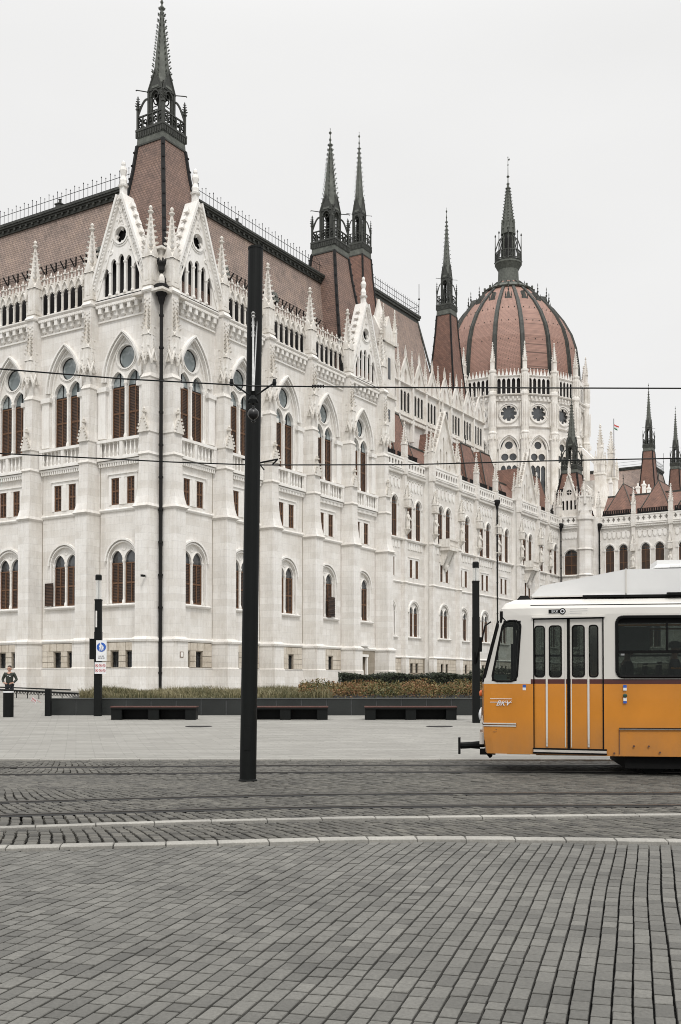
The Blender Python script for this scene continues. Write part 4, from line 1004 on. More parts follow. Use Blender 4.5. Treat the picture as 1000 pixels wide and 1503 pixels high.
mb.lathe([(.1,93.1),(.08,94.0),(.3,94.2),(.08,94.5),(.06,96.0)],8,*c); mb.tube((*c,95.8),(*c,97.9),.045,6); mb.lathe([(0,96.2),(.16,96.4),(0,96.6)],8,*c); mb.lathe([(0,97.7),(.12,97.85),(0,98)],6,*c)
mb.box(c[0]-.03,c[0]+.03,c[1]-.35,c[1]+.0,97.2,97.5)
mb.build('spire', M['copperg'], DM)
ln = MB()
for k in range(8):
    ln.T = Matrix.Translation((c[0],c[1],0)) @ Matrix.Rotation(k*pi/4+pi/2,4,'Z'); ln.prism([(-.26,79),(.26,79),(.26,82.5),(0,83.2),(-.26,82.5)],-1.02,-.94)
ln.build('lantern_opening', M['dark'], DM)
# ---- flying buttresses, transept towers beside the drum
def rel(px, py, d):      # measured point -> building coordinates
    x = (px-500)/1555*d; z = 1.6+(998-py)*d/1555
    dx, dy = x-C0[0], d-C0[1]; return (dx*sin(YAW)+dy*cos(YAW), -dx*cos(YAW)+dy*sin(YAW), z)
def btower(px, d, ztop, w, nm='buttress_tower'):
    x, y, _ = rel(px, 600, d); mb = MB(); zs = ztop-8.5
    mb.box(x-w, x+w, y-w, y+w, 20, zs); 
    for z in (zs-.3, zs-6, zs-10): mb.box(x-w-.15, x+w+.15, y-w-.15, y+w+.15, z, z+.3)
    for dx in (-1,1):
        for dy in (-1,1): pinn(mb, x+dx*w*.8, y+dy*w*.8, zs, 3.8, .26)
    mb.box(x-w*.62, x+w*.62, y-w*.62, y+w*.62, zs, zs+2.5); pinn(mb, x, y, zs+2, 6.5, w*.55)
    return x, y, mb.build(nm, M['carved'], B)
x1, y1, _ = btower(883, 181, 45.6, .78); x2, y2, _ = btower(899, 189, 46.3, .95)
mb = MB()
for (px, d, zt_, q) in ((883,181,37.5,0),(899,189,37.5,0)):
    x, y, _ = rel(px, 600, d); vx, vy = x-DC[0], y-DC[1]; Ln = sqrt(vx*vx+vy*vy); ex, ey = vx/Ln, vy/Ln
    n = 8
    for z0, z1, th in ((43.5,38.6,.9),(37.5,33.0,.9)):
        mb = MB()
        for k in range(n):
            u0, u1 = k/n, (k+1)/n; P = lambda u_, z, s: (DC[0]+ex*(13.4+(Ln-13.4)*u_)-ey*s, DC[1]+ey*(13.4+(Ln-13.4)*u_)+ex*s, z)
            za, zb_ = z0+(z1-z0)*u0, z0+(z1-z0)*u1; la, lb = za-th-2.2*(1-sin(pi*u0*.5))*0-.0, zb_-th
            mb.idx([P(u0,za,-.35),P(u1,zb_,-.35),P(u1,zb_,.35),P(u0,za,.35),P(u0,la,-.35),P(u1,lb,-.35),P(u1,lb,.35),P(u0,la,.35)],[(0,1,2,3),(4,5,6,7),(0,1,5,4),(3,2,6,7)])
        mb.build('flying_buttress', M['trim'], B)
# transept wall with blind arcading right of the drum
x, y, z = rel(893, 700, 186); x3, y3, _ = rel(862, 700, 176)
mb = MB(); mb.box(x-3, x+14, y+.5, y+20, 20, 36.5); mb.build('transept_block', M['stone'], B)
# chimneys on the far roofs
for (px, d, z0, z1) in ((938,172,30.5,33.2),(947,172,30.5,33.6),(954,172,30.5,33.0),(898,168,31,33.2)):
    x, y, _ = rel(px, 700, d); mb = MB(); mb.box(x-.25,x+.25,y-.25,y+.25,z0-3,z1); mb.box(x-.33,x+.33,y-.33,y+.33,z1-.3,z1-.1); mb.lathe([(.15,z1),(.15,z1+.5)],6,x,y); mb.build('chimney', M['trim'], B)
def wipe(o):
    for c_ in list(o.children): wipe(c_)
    bpy.data.objects.remove(o)
for o in protos: wipe(o)
# ================================================================== THE GROUND
def interp(tab):
    def f(x):
        if x <= tab[0][0]: return tab[0][1]
        for (a, b), (c_, d) in zip(tab, tab[1:]):
            if x <= c_: t = (x-a)/(c_-a); return b+(d-b)*t
        return tab[-1][1]
    return f
def smooth_tab(tab, k=.6):
    f = interp(tab); return lambda x: (f(x-k)+2*f(x-k/2)+2*f(x)+2*f(x+k/2)+f(x+k))/8
K2 = smooth_tab([(-9,8.9),(-3.2,10.07),(-1.4,10.33),(0,10.6),(1.2,10.66),(3.4,10.45),(9,9.7)])
K1 = smooth_tab([(-12,8.6),(-3.7,11.47),(-1.8,11.95),(0,12.26),(4,12.57),(12,12.6)])
R1 = smooth_tab([(-14,9.9),(-4,12.6),(-1.5,13.25),(0,13.5),(4.3,13.6),(30,13.7)], 1.5)
R3 = smooth_tab([(-30,14.2),(-12,17.1),(-5.8,18.05),(0,18.53),(4,18.57),(6.5,18.36),(10,17.85),(17,16.75),(40,13)], 1.2)
R2 = lambda x: R1(x)+1.47
R4 = lambda x: R3(x)+1.49
GZ = interp([(-100,0),(26.5,0),(66,.93),(90,1.3),(5000,1.3)])
m, nt, b = newmat('joint_sand'); M['joint'] = m
nt.links.new(ramp(nt, noise(nt, objco(nt), 6, 5), [(.3, (.004, .004, .0035)), (.7, (.012, .011, .010))]), b.inputs['Base Color']); b.inputs['Roughness'].default_value = .95
def tinted(name, base, spread, rough=.8, bs=.25):
    m, nt, b = newmat(name); o = objco(nt)
    at = nt.nodes.new('ShaderNodeAttribute'); at.attribute_name = 'tint'
    c = ramp(nt, at.outputs['Fac'], [(0, tuple(x*(1-spread) for x in base)), (.5, base), (1, tuple(x*(1+spread*.9) for x in base))])
    c = mixc(nt, c, ramp(nt, noise(nt, o, 45, 6, .7), [(.3, (.72, .72, .72)), (.7, (1.2, 1.2, 1.2))]), 1.)
    c = mixc(nt, c, ramp(nt, noise(nt, o, .7, 6, .65), [(.33, (.76, .76, .755)), (.67, (1.14, 1.14, 1.13))]), 1.)
    c = mixc(nt, c, ramp(nt, noise(nt, o, 5, 3, .8), [(.27, (.6, .59, .58)), (.34, (1, 1, 1))]), .6)
    nt.links.new(c, b.inputs['Base Color']); b.inputs['Roughness'].default_value = rough
    bump(nt, b, noise(nt, o, 90, 4, .7), bs, .004); return m
M['sett'] = tinted('concrete_sett', (.110, .107, .097), .3)
M['cobble'] = tinted('granite_cobble', (.074, .070, .060), .5, .75, .5)
M['kerb'] = tinted('kerb_stone', (.29, .28, .255), .08, .8, .2)
class Stones:
    def __init__(s): s.v = []; s.f = []; s.t = []
    def add(s, c, du, dv, hu, hv, z, h, bev, tint, sk=0):
        i = len(s.v); jt = [random.uniform(-sk, sk) for _ in range(8)]; tz = [random.uniform(-.0012, .0012) for _ in range(4)]
        for k, (a, e) in enumerate(((-1,-1),(1,-1),(1,1),(-1,1))):
            x = c[0]+du[0]*(a*hu+jt[k])+dv[0]*(e*hv+jt[k+4]); y = c[1]+du[1]*(a*hu+jt[k])+dv[1]*(e*hv+jt[k+4])
            s.v.append((x, y, z-h))
        for k, (a, e) in enumerate(((-1,-1),(1,-1),(1,1),(-1,1))):
            x = c[0]+du[0]*(a*hu+jt[k])+dv[0]*(e*hv+jt[k+4]); y = c[1]+du[1]*(a*hu+jt[k])+dv[1]*(e*hv+jt[k+4])
            s.v.append((x, y, z-bev))
        for k, (a, e) in enumerate(((-1,-1),(1,-1),(1,1),(-1,1))):
            x = c[0]+du[0]*(a*(hu-bev)+jt[k])+dv[0]*(e*(hv-bev)+jt[k+4]); y = c[1]+du[1]*(a*(hu-bev)+jt[k])+dv[1]*(e*(hv-bev)+jt[k+4])
            s.v.append((x, y, z+tz[k]))
        for k in range(4):
            n = (k+1) % 4
            s.f.append((i+k, i+n, i+4+n, i+4+k)); s.f.append((i+4+k, i+4+n, i+8+n, i+8+k))
        s.f.append((i+8, i+9, i+10, i+11)); s.t += [tint]*12
    def build(s, name, mat):
        me = bpy.data.meshes.new(name); me.from_pydata(s.v, [], s.f); me.materials.append(mat)
        a = me.attributes.new('tint', 'FLOAT', 'POINT'); a.data.foreach_set('value', s.t); me.update()
        return struct(link(name, me))
# big sheet under everything
mb = MB(); ys = [-60, 26.5, 66, 90, 400, 4000]
for a, c_ in zip(ys, ys[1:]):
    mb.poly([(-3000, a, GZ(a)-.06), (3000, a, GZ(a)-.06), (3000, c_, GZ(c_)-.06), (-3000, c_, GZ(c_)-.06)])
struct(mb.build('ground', M['joint']))
# square beyond the tracks
m, nt, b = newmat('plaza_slabs'); M['plaza'] = m; o = objco(nt)
v = mapping(nt, o, (1, 1, 1), (0, 0, radians(-14)))
br = brick(nt, v, .62, .2, .012, (.255, .248, .226), (.205, .198, .18), (.165, .159, .144), .37, .4)
c = mixc(nt, br.outputs[0], ramp(nt, noise(nt, mapping(nt, o, (.25, 1.2, 1)), 1.3, 6, .65), [(.3, (.80, .80, .79)), (.7, (1.12, 1.12, 1.12))]), 1.)
c = mixc(nt, c, ramp(nt, noise(nt, o, 7, 4, .7), [(.35, (.9, .9, .9)), (.65, (1.06, 1.06, 1.06))]), 1.)
nt.links.new(c, b.inputs['Base Color']); b.inputs['Roughness'].default_value = .75; bump(nt, b, br.outputs['Fac'], -.5, .01)
mb = MB(); ys = [21.32, 24, 26.5, 40, 55, 66, 90, 130]
for a, c_ in zip(ys, ys[1:]): mb.poly([(-90, a, GZ(a)), (90, a, GZ(a)), (90, c_, GZ(c_)), (-90, c_, GZ(c_))])
struct(mb.build('square_paving', M['plaza']))
# near pavement of small setts, rows running away to the right
S1 = Stones(); dl = Vector((.285, 1)).normalized(); dp_ = Vector((dl.y, -dl.x)); pitch = .101
def inrange(x, y): return 2.6 < y < K2(x)-.1 and abs(x) < .42*y+5
for r in range(-150, 140):
    t = -4+random.random()*.2; wob = random.uniform(-.002,.002)
    while t < 14:
        ln_ = random.choice((.125,.14,.155,.155,.17,.185,.2,.215))
        p0 = r*pitch + .02*sin(t*.6+r*.03) + .004*sin(t*2.1+r*.13) + wob
        cx = dp_.x*p0 + dl.x*(t+ln_/2); cy = dp_.y*p0 + dl.y*(t+ln_/2)
        if inrange(cx, cy):
            e = .04*.9*cos(t*.9+r*.045)
            S1.add((cx, cy), dl, dp_, ln_/2-.0085, pitch/2-.0064, random.gauss(0,.0013), .05, .003, min(1, max(0, random.gauss(.5,.23))), .0018)
        t += ln_
S1.build('near_pavement', M['sett'])
# granite cobbles between the tracks, laid in shallow arcs
S2 = Stones(); bands = [(lambda x: K2(x)+.12, lambda x: K1(x)-.1, 0), (lambda x: K1(x)+.1, lambda x: R1(x)-.14, 1), (lambda x: R1(x)+.17, lambda x: R2(x)-.13, 2), (lambda x: R2(x)+.17, lambda x: R3(x)-.2, 3), (lambda x: R3(x)+.2, lambda x: R4(x)-.18, 4), (lambda x: R4(x)+.2, lambda x: 21.1, 5)]
for lo, hi, bi in bands:
    g = .112; sx = -14.5
    nx = int(36/g)
    for ix in range(nx):
        j = 0; yy = 0
        while yy < 5.2:
            h_ = g*random.uniform(.85,1.2)
            x = sx + ix*g*1.12
            ymid = yy+h_/2
            # arc: columns bend sideways with depth into the band
            xb = x + .025*sin(ymid*2.4+bi*1.7+x*.25) - ymid*min(1.05, max(-.1, (x+6.5)/6))*(1 if bi > 1 else .5)
            y0 = lo(xb); y = y0+ymid
            if y < hi(xb)-.02 and abs(xb) < .38*y+5:
                S2.add((xb+random.uniform(-.005,.005), y), (1,0), (-.9*min(1.05, max(-.1, (x+6.5)/6))*(1 if bi > 1 else .5),1), g*.56-.013, h_/2-.007, random.gauss(0,.0025), .05, .006, min(1, max(0, random.gauss(.48,.27))), .007)
            yy += h_
S2.build('cobbled_trackbed', M['cobble'])
def kerb(name, f, w, x0, x1, L_, z, gap=.012):
    S = Stones(); x = x0
    while x < x1:
        xm = x+L_/2; d = Vector((L_, f(x+L_)-f(x))).normalized()
        S.add((xm, f(xm)), d, (-d.y, d.x), d.x and (L_/d.x/2-gap/2), w/2, z+random.gauss(0,.0015), .08, .006, random.gauss(.5,.25), .001); x += L_
    return S.build(name, M['kerb'])
kerb('kerb', K2, .2, -11, 11, .49, .028); kerb('kerb', K1, .15, -12, 13, .62, .02); kerb('kerb', lambda x: 21.22, .2, -24, 26, 1.0, .03)
M['grooveb'] = noisy('groove_black', (.003,.003,.003), .3, 6, .9)  # flat near-black strips stand in for the grooves beside each rail
def rail(f, x0, x1, flip):
    mb = MB(); gm = MB(); n = int((x1-x0)/.5)
    for i in range(n):
        a, c_ = x0+i*.5, x0+(i+1)*.5
        for (o0, o1, z) in ((-.035,.035,.012),):
            A = [(a,f(a)+o0,-.05),(a,f(a)+o1,-.05),(a,f(a)+o1,z),(a,f(a)+o0,z)]; C_ = [(c_,f(c_)+o0,-.05),(c_,f(c_)+o1,-.05),(c_,f(c_)+o1,z),(c_,f(c_)+o0,z)]
            mb.idx(A+C_, [(0,4,7,3),(3,7,6,2),(2,6,5,1)])
        for g0, g1 in ((-.2,-.036),(.036,.17)): gm.poly([(a,f(a)+g0,.001),(c_,f(c_)+g0,.001),(c_,f(c_)+g1,.001),(a,f(a)+g1,.001)])
        o0, o1 = (.075,.1); mb.idx([(a,f(a)+o0,-.05),(a,f(a)+o0,.0),(a,f(a)+o1,.0),(c_,f(c_)+o0,-.05),(c_,f(c_)+o0,.0),(c_,f(c_)+o1,.0)],[(0,3,4,1),(1,4,5,2)])
    struct(gm.build('rail_groove', M['grooveb'])); return struct(mb.build('tram_rail', M['railsteel']))
M['railsteel'] = noisy('rail_steel', (.07,.065,.058), .4, 6, .45, .4)
for f in (R1, R2, R3, R4): rail(f, -16, 24, 0)
# ================================================================== STREET FURNITURE
def at(px, py, d):      # point seen in the photograph at distance d
    a = (px-500)/1555; p = radians(1.2); cy = 998-1555*math.tan(p); bb = -(py-cy)/1555
    r = (a, cos(p)-bb*sin(p), sin(p)+bb*cos(p)); k = d/r[1]
    return Vector((r[0]*k, d, 1.6+r[2]*k))
# --- overhead line mast between the tracks
D_ = 16.9; b0 = at(364, 1144, D_); t0 = at(375.5, 366, D_)
mast = thing('overhead_line_mast', 'tall round black steel mast standing between the two tram tracks', 'mast', (b0.x, D_, 0))
def L0(p): return Vector(p)-Vector((b0.x, D_, 0))
mb = MB(); mb.tube((0,0,-.05), L0(t0), .133, 24, .118); mb.tube(L0(t0)+Vector((0,0,.0)), L0(t0)+Vector((0,0,.03)), .124, 24); mb.lathe([(.15,-.02),(.15,.018),(.134,.03)],24)
mb.box(-.05,.05,-.139,-.128,.5,.85)
mb.build('shaft', M['black'], mast, smooth=False)
wy = 14.25; P = at(372, 585, 14.6)
mb = MB(); top = L0(at(372, 462, 16.76)); bot = L0(at(371.5, 588, wy+.15))
mb.tube(top+Vector((0,-.0,0)), bot, .016, 8); mb.tube(top+Vector((.06,0,-.1)), bot+Vector((.0,.05,0)), .01, 6)
mb.build('stay_rod', M['steel'], mast)
mb = MB()
for k in range(3):
    p = L0(at(372, 462+k*14, 16.7)); mb.lathe([(.02,p.z-.05),(.035,p.z-.03),(.022,p.z),(.035,p.z+.03),(.02,p.z+.05)],8,p.x,p.y)
mb.build('insulator', M['steel'], mast)
mb = MB(); c_ = L0(at(371.5, 583, wy)); 
for s in (-1, 1): e = c_+Vector((s*.29,0,.2)); mb.tube(c_, e, .012, 6); mb.lathe([(.02,e.z-.04),(.03,e.z),(.02,e.z+.05)],8,e.x,e.y)
mb.lathe([(.05,c_.z-.09),(.06,c_.z-.03),(.03,c_.z+.03),(.05,c_.z+.08)],8,c_.x,c_.y); mb.tube(c_+Vector((-.07,0,-.05)), c_+Vector((.07,0,-.05)), .022, 6)
mb.build('wire_bridle', M['black'], mast)
mb = MB(); c2 = L0(at(372, 607, wy)); mb.tube(c_, c2, .014, 6)
mb.lathe([(.012,c2.z-.12),(.03,c2.z-.1)]+[(.078*sin(pi*(k+.5)/10), c2.z-.078*cos(pi*(k+.5)/10)) for k in range(10)]+[(.02,c2.z+.1)],14,c2.x,c2.y)
mb.build('counterweight', noisy('dark_cast_iron', (.03,.03,.03), .2, 9, .3, .5), mast, smooth=True)
mb = MB(); q = L0(at(372, 683, 19.3)); mb.tube(Vector((.1,.1,q.z+.2)), q+Vector((.1,0,.05)), .02, 6); mb.tube(q+Vector((.1,0,.05)), q+Vector((.45,0,.12)), .016, 6); mb.tube(q+Vector((.1,0,.05)), q+Vector((-.2,0,.12)), .014, 6)
mb.tube(q+Vector((.45,0,.12)), q+Vector((.35,0,.02)), .014, 6); mb.tube(q+Vector((.2,0,-.08)), q+Vector((.1,0,.05)), .012, 6)
mb.build('far_bracket', M['black'], mast)
def wire(name, pts, r, label):
    mb = MB(); mb.path(pts, r, 6); o = mb.build(name, M['black']); return tag(o, label, 'wire', 'tram overhead wires')
nearw = [at(-260,520,12.2), at(0,541,13.15), at(180,555.5,13.85), at(372,566,14.2), at(600,568.3,14.3), at(1000,569.5,14.35), at(1400,570,14.4)]
wire('overhead_wire', nearw, .0095, 'higher of the two black tram wires, passing in front of the mast')
farw = [at(-260,648,17.2), at(0,665,18.1), at(250,677.5,18.9), at(372,682,19.2), at(600,681.5,19.3), at(800,676,19.3), at(1000,672,19.3), at(1400,664,19.3)]
wire('overhead_wire', farw, .0115, 'lower of the two black tram wires, passing behind the mast')
mb = MB(); a = at(459,566.5,14.25); e = at(475,566.5,14.25)
for i in range(5): p = a.lerp(e, i/4); mb.box(p.x-.008,p.x+.008,p.y-.01,p.y+.01,p.z-.02,p.z+.02)
mb.tube(a+Vector((0,0,.014)), e+Vector((0,0,.014)), .006, 5); tag(mb.build('wire_splice', M['black']), 'short splice clamp on the higher tram wire right of the mast', 'clamp')
# --- street lamps: square post, lit-less clear cylinder, black cap
m, nt, b = newmat('frosted_lens'); M['lens'] = m; b.inputs['Base Color'].default_value = (.7,.71,.69,1); b.inputs['Roughness'].default_value = .25; b.inputs['Alpha'].default_value = .38
def lamp(px, pyb, pyt, d, label, w=.125, g0=880, g1=851):
    p = at(px, pyb, d); z0 = GZ(d); zt = at(px, pyt, d).z; za = at(px, g0, d).z-z0; zb_ = at(px, g1, d).z-z0; zt -= z0
    o = thing('street_lamp', label, 'street lamp', (p.x, d, z0), 0, 'cylindrical street lamps on the square')
    mb = MB(); mb.box(-w,w,-w,w,-.05,za-1.2); mb.box(-w*.92,w*.92,-w*.92,w*.92,za-1.2,za); mb.box(-w*1.02,w*1.02,-w*1.02,w*1.02,za-1.22,za-1.18); mb.box(-w*1.0,w*1.0,-w*1.0,w*1.0,za-.03,za+.02); mb.build('post', M['black'], o)
    mb = MB(); mb.lathe([(w*.85,za),(w*.85,zb_)],16); mb.build('lens', M['lens'], o, smooth=False)
    mb = MB(); mb.lathe([(w*.2,za),(w*.2,zb_)],8); mb.build('inner_tube', M['steel'], o)
    mb = MB(); mb.lathe([(w*.95,zb_),(w*.95,zt-.04),(w*.8,zt)],16); mb.build('cap', M['black'], o)
    return o, p.x, z0
lo_, lx, lz = lamp(144, 1052, 843, 38.9, 'black street lamp with clear cylinder head carrying the blue pedestrian sign')
lamp(699, 1058, 824, 35.0, 'black street lamp with clear cylinder head beside the nose of the tram', .115, 853, 833)
mb = MB(); q = at(141.5, 908, 38.7); mb.box(q.x-.02,q.x+.02,38.68,38.76,q.z-.3,q.z+.3); tag(mb.build('number_plate', M['trim']), 'narrow white plate strapped to the upper post of the left lamp', 'plate')
mb = MB(); q = at(136, 952, 39.0); mb.box(q.x-.09,q.x+.12,38.9,39.15,q.z-.38,q.z+.36); mb.box(q.x-.1,q.x+.13,38.88,39.17,q.z+.36,q.z+.38); tag(mb.build('control_box', M['black']), 'black metal control box fixed to the left lamp post behind the blue sign', 'box')
def flat(name, rgb, rough=.45, emit=None):
    m, nt, b = newmat(name); n = ramp(nt, noise(nt, objco(nt), 9, 4), [(.3, tuple(x*.9 for x in rgb)), (.7, tuple(min(1,x*1.06) for x in rgb))]); nt.links.new(n, b.inputs['Base Color']); b.inputs['Roughness'].default_value = rough; return m
M['white'] = flat('white_sign', (.72,.73,.74)); M['blue'] = flat('blue_sign', (.02,.10,.42)); M['red'] = flat('red_paint', (.5,.05,.04)); M['grey'] = flat('grey_print', (.25,.25,.27))
def sign_mb(f): mb = MB(); f(mb); return mb
yb_ = 38.74; q = at(149, 954.5, yb_)
sg = thing('pedestrian_sign', 'white rectangular sign with a blue round pedestrian symbol on the left lamp post', 'sign', (q.x, yb_, q.z))
mb = MB(); mb.box(-.19,.19,0,.02,-.38,.38); mb.build('panel', M['white'], sg)
mb = MB(); mb.T = Matrix.Rotation(pi/2,4,'X'); mb.lathe([(.168,.002),(.168,.008)],28); mb.T = Matrix.Identity(4); o = mb.build('blue_disc', M['blue'], sg, (0,0,.13))
mb = MB()
def fig(mb, x, s, z):
    mb.prism([(x-.035*s,z-.14*s),(x-.01*s,z-.14*s),(x,z-.03*s),(x+.02*s,z-.14*s),(x+.045*s,z-.14*s),(x+.035*s,z+.07*s),(x+.055*s,z-.02*s),(x+.07*s,z-.01*s),(x+.045*s,z+.1*s),(x-.02*s,z+.11*s),(x-.06*s,z+.0*s),(x-.035*s,z+.0*s)],-.013,-.009)
    mb.prism([(x+.03*s*cos(k*pi/5),z+.145*s+.03*s*sin(k*pi/5)) for k in range(10)],-.013,-.009)
fig(mb, -.03, .95, .135); fig(mb, .05, .6, .095); mb.build('pictogram', M['white'], sg)
mb = MB()
for (a, c_, z) in ((-.1,-.06,-.2),(-.04,.0,-.2),(.02,.09,-.2),(-.12,-.05,-.27),(-.03,.04,-.27),(.06,.12,-.27)): mb.box(a,c_,-.005,-.001,z-.02,z+.02)
mb.build('caption', M['grey'], sg)
q = at(147.5, 980, yb_)
sg = thing('prohibition_sign', 'small white sign with rows of red prohibition circles under the blue pedestrian sign', 'sign', (q.x, yb_, q.z))
mb = MB(); mb.box(-.21,.21,0,.02,-.21,.21); mb.build('panel', M['white'], sg)
mb = MB()
for i in range(3):
    for j in range(2):
        x, z = -.135+i*.135, .09-j*.18; ringm(mb, x, z, .046, .011, -.001, -.006, 14); mb.prism([(x-.035,z+.025),(x-.025,z+.035),(x+.035,z-.025),(x+.025,z-.035)],-.006,-.001)
mb.build('red_rings', M['red'], sg)
mb = MB()
for i in range(3):
    for j in range(2): x, z = -.135+i*.135, .09-j*.18; mb.box(x-.018,x+.018,-.004,-.001,z-.02,z+.02)
mb.build('pictogram', M['grey'], sg)
# --- bollards
def bollard(px0, px1, pyt, d, label, band):
    x0, x1 = at(px0,1040,d).x, at(px1,1040,d).x; zt = at(px0,pyt,d).z-GZ(d); w = (x1-x0)/2
    o = thing('bollard', label, 'bollard', ((x0+x1)/2, d, GZ(d)), 0, 'black bollards at the edge of the square')
    mb = MB(); mb.lathe([(w,-.05),(w,zt-.03),(w*.93,zt)],18) if band else mb.box(-w,w,-w,w,-.05,zt); mb.build('post', M['black'], o)
    if band: mb = MB(); mb.lathe([(w*1.02,zt-.1),(w*1.02,zt-.045)],18); mb.build('reflective_band', M['white'], o); mb = MB(); mb.lathe([(w*1.01,zt+.0),(w*1.01,zt+.02),(w*.3,zt+.03)],18); mb.build('cap', M['iron'], o)
bollard(5, 20, 1012, 38.3, 'round black bollard with a white band standing in front of the man', True)
bollard(67, 75, 1010, 38.9, 'plain square black bollard at the left end of the dark planter wall', False)
# --- planter wall with benches in front
m, nt, b = newmat('dark_granite'); M['granite'] = m; o = objco(nt)
c = ramp(nt, noise(nt, o, 30, 5, .7), [(.3, (.008,.0095,.009)), (.7, (.017,.020,.0185))]); nt.links.new(mixc(nt, c, ramp(nt, noise(nt, o, 1.2, 4), [(.35,(.8,.8,.8)),(.65,(1.25,1.25,1.25))]), 1.), b.inputs['Base Color']); b.inputs['Roughness'].default_value = .45
x0 = at(75,1040,39.4).x; x1 = 17.0; zb0 = GZ(39.4); zt_ = at(300,1024,39.4).z
pw = thing('planter_wall', 'long low dark granite planter wall retaining the flower bed', 'planter wall', (x0, 39.4, zb0))
H_w = zt_-zb0; mb = MB(); k = 0; Lw = x1-x0; xx = 0
while xx < Lw-.1: mb.box(xx+.006, xx+.92, 0, .08, -.1, H_w-.04); xx += .93
mb.build('cladding', M['granite'], pw)
mb = MB(); mb.box(-.02, Lw, .03, .3, -.1, H_w-.05); mb.build('core', M['grey'], pw)
mb = MB(); mb.box(-.03, Lw, -.03, .3, H_w-.038, H_w); mb.build('coping', M['granitel'] if 'granitel' in M else flat('coping_granite', (.085,.09,.086)), pw)
mb = MB(); mb.box(0,.25,.3,8.0,-.1,H_w-.02); mb.build('end_return', M['granite'], pw)
mb = MB(); mb.poly([(x0+.2,39.7,zt_-.08),(x1,39.7,zt_-.08),(x1,48,GZ(48)+.62),(x0+.2,48,GZ(48)+.62)]); st_ = mb.build('flowerbed_soil', M['joint']); struct(st_)
M['redwood'] = noisy('red_brown_timber', (.085,.030,.022), .35, 5, .5, streak=(.6,8,8))
def bench(px0, px1, label, d=36.8):
    x0, x1 = at(px0,1040,d).x, at(px1,1040,d).x; o = thing('bench', label, 'bench', ((x0+x1)/2, d, GZ(d)), 0, 'long low benches along the planter wall'); w = (x1-x0)/2
    mb = MB()
    for k in range(6): mb.box(-w, w, -.3+k*.105, -.3+k*.105+.095, .425, .46)
    mb.build('seat', M['redwood'], o)
    mb = MB(); mb.box(-w+.01, w-.01, -.3, .32, .36, .423); mb.build('seat_frame', M['black'], o)
    mb = MB(); mb.box(-w+.05, w-.05, .2, .24, .0, .36); mb.build('under_seat_shade', M['black'], o)  # black sheet added to paint the shade under the seat
    for x in (-w+.02, -.18, w-.38): mb = MB(); mb.box(x, x+.36, -.27, .29, -.03, .36); mb.build('leg', M['black'], o)
bench(165, 290, 'dark bench with red-brown timber top beside the left street lamp'); bench(357, 482, 'dark bench with red-brown timber top partly hidden behind the big mast'); bench(535, 670, 'dark bench with red-brown timber top nearest the tram')
for px, lb in ((292, 'flat round dark manhole cover in front of the left bench'), (645, 'flat round dark manhole cover in front of the bench nearest the tram')):
    p = at(px, 1064, 33.2); mb = MB(); mb.lathe([(.42,0),(.42,.008)],24); mb.T = Matrix.Identity(4)
    tag(mb.build('manhole_cover', M['iron'], None, (p.x, 33.2, GZ(33.2))), lb, 'manhole cover', 'manhole covers in the square')
# --- planting
def plantmat(name, cols, rough=.7):
    m, nt, b = newmat(name); at_ = nt.nodes.new('ShaderNodeAttribute'); at_.attribute_name = 'tint'
    st = [(i/(len(cols)-1), c) for i, c in enumerate(cols)]; nt.links.new(ramp(nt, at_.outputs['Fac'], st), b.inputs['Base Color']); b.inputs['Roughness'].default_value = rough; return m
M['grass'] = plantmat('dry_grass', [(.06,.065,.025),(.13,.12,.055),(.22,.19,.10),(.30,.27,.17)])
M['shrub'] = plantmat('autumn_leaves', [(.03,.04,.012),(.07,.075,.02),(.16,.12,.04),(.16,.055,.02),(.22,.15,.06)])
M['hedge'] = plantmat('dark_leaves', [(.010,.014,.008),(.022,.03,.014),(.04,.05,.022)])
def blades(name, n, x0, x1, y0, y1, zf, h0, h1, mat, w=.012, lean=.3, clump=None):
    v = []; f = []; t = []
    for i in range(n):
        x = random.uniform(x0, x1); y = random.uniform(y0, y1); z = zf(x, y); h = random.uniform(h0, h1)*(.75+.35*sin(x*1.3+y)*sin(x*.6-y*1.7))
        a = random.uniform(0, 2*pi); l = random.uniform(0, lean)*h; b_ = random.uniform(0, 2*pi); k = len(v); q = .5*l
        v += [(x-w*cos(a), y-w*sin(a), z), (x+w*cos(a), y+w*sin(a), z), (x+q*cos(b_)+w*.7*cos(a), y+q*sin(b_)+w*.7*sin(a), z+h*.6), (x+q*cos(b_)-w*.7*cos(a), y+q*sin(b_)-w*.7*sin(a), z+h*.6), (x+l*2*cos(b_), y+l*2*sin(b_), z+h)]
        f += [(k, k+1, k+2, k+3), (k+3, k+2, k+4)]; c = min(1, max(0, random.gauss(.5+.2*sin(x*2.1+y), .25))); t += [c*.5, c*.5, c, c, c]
    return leafobj(name, v, f, t, mat)
def leafobj(name, v, f, t, mat):
    me = bpy.data.meshes.new(name); me.from_pydata(v, [], f); me.materials.append(mat); a = me.attributes.new('tint', 'FLOAT', 'POINT'); a.data.foreach_set('value', t); me.update(); return link(name, me)
def leaves(name, n, hull, s0, s1, mat, tintf):
    v = []; f = []; t = []
    while n > 0:
        p = hull(); n -= 1
        s = random.uniform(s0, s1); a = Vector((random.gauss(0,1), random.gauss(0,1), random.gauss(0,.8))).normalized(); b_ = a.orthogonal().normalized(); b_ = Matrix.Rotation(random.uniform(0,6.28),3,a) @ b_; c = a.cross(b_)
        k = len(v); p = Vector(p); v += [tuple(p-b_*s), tuple(p-c*s*.5), tuple(p+b_*s), tuple(p+c*s*.5)]; f.append((k,k+1,k+2,k+3)); q = tintf(p); t += [q]*4
    return leafobj(name, v, f, t, mat)
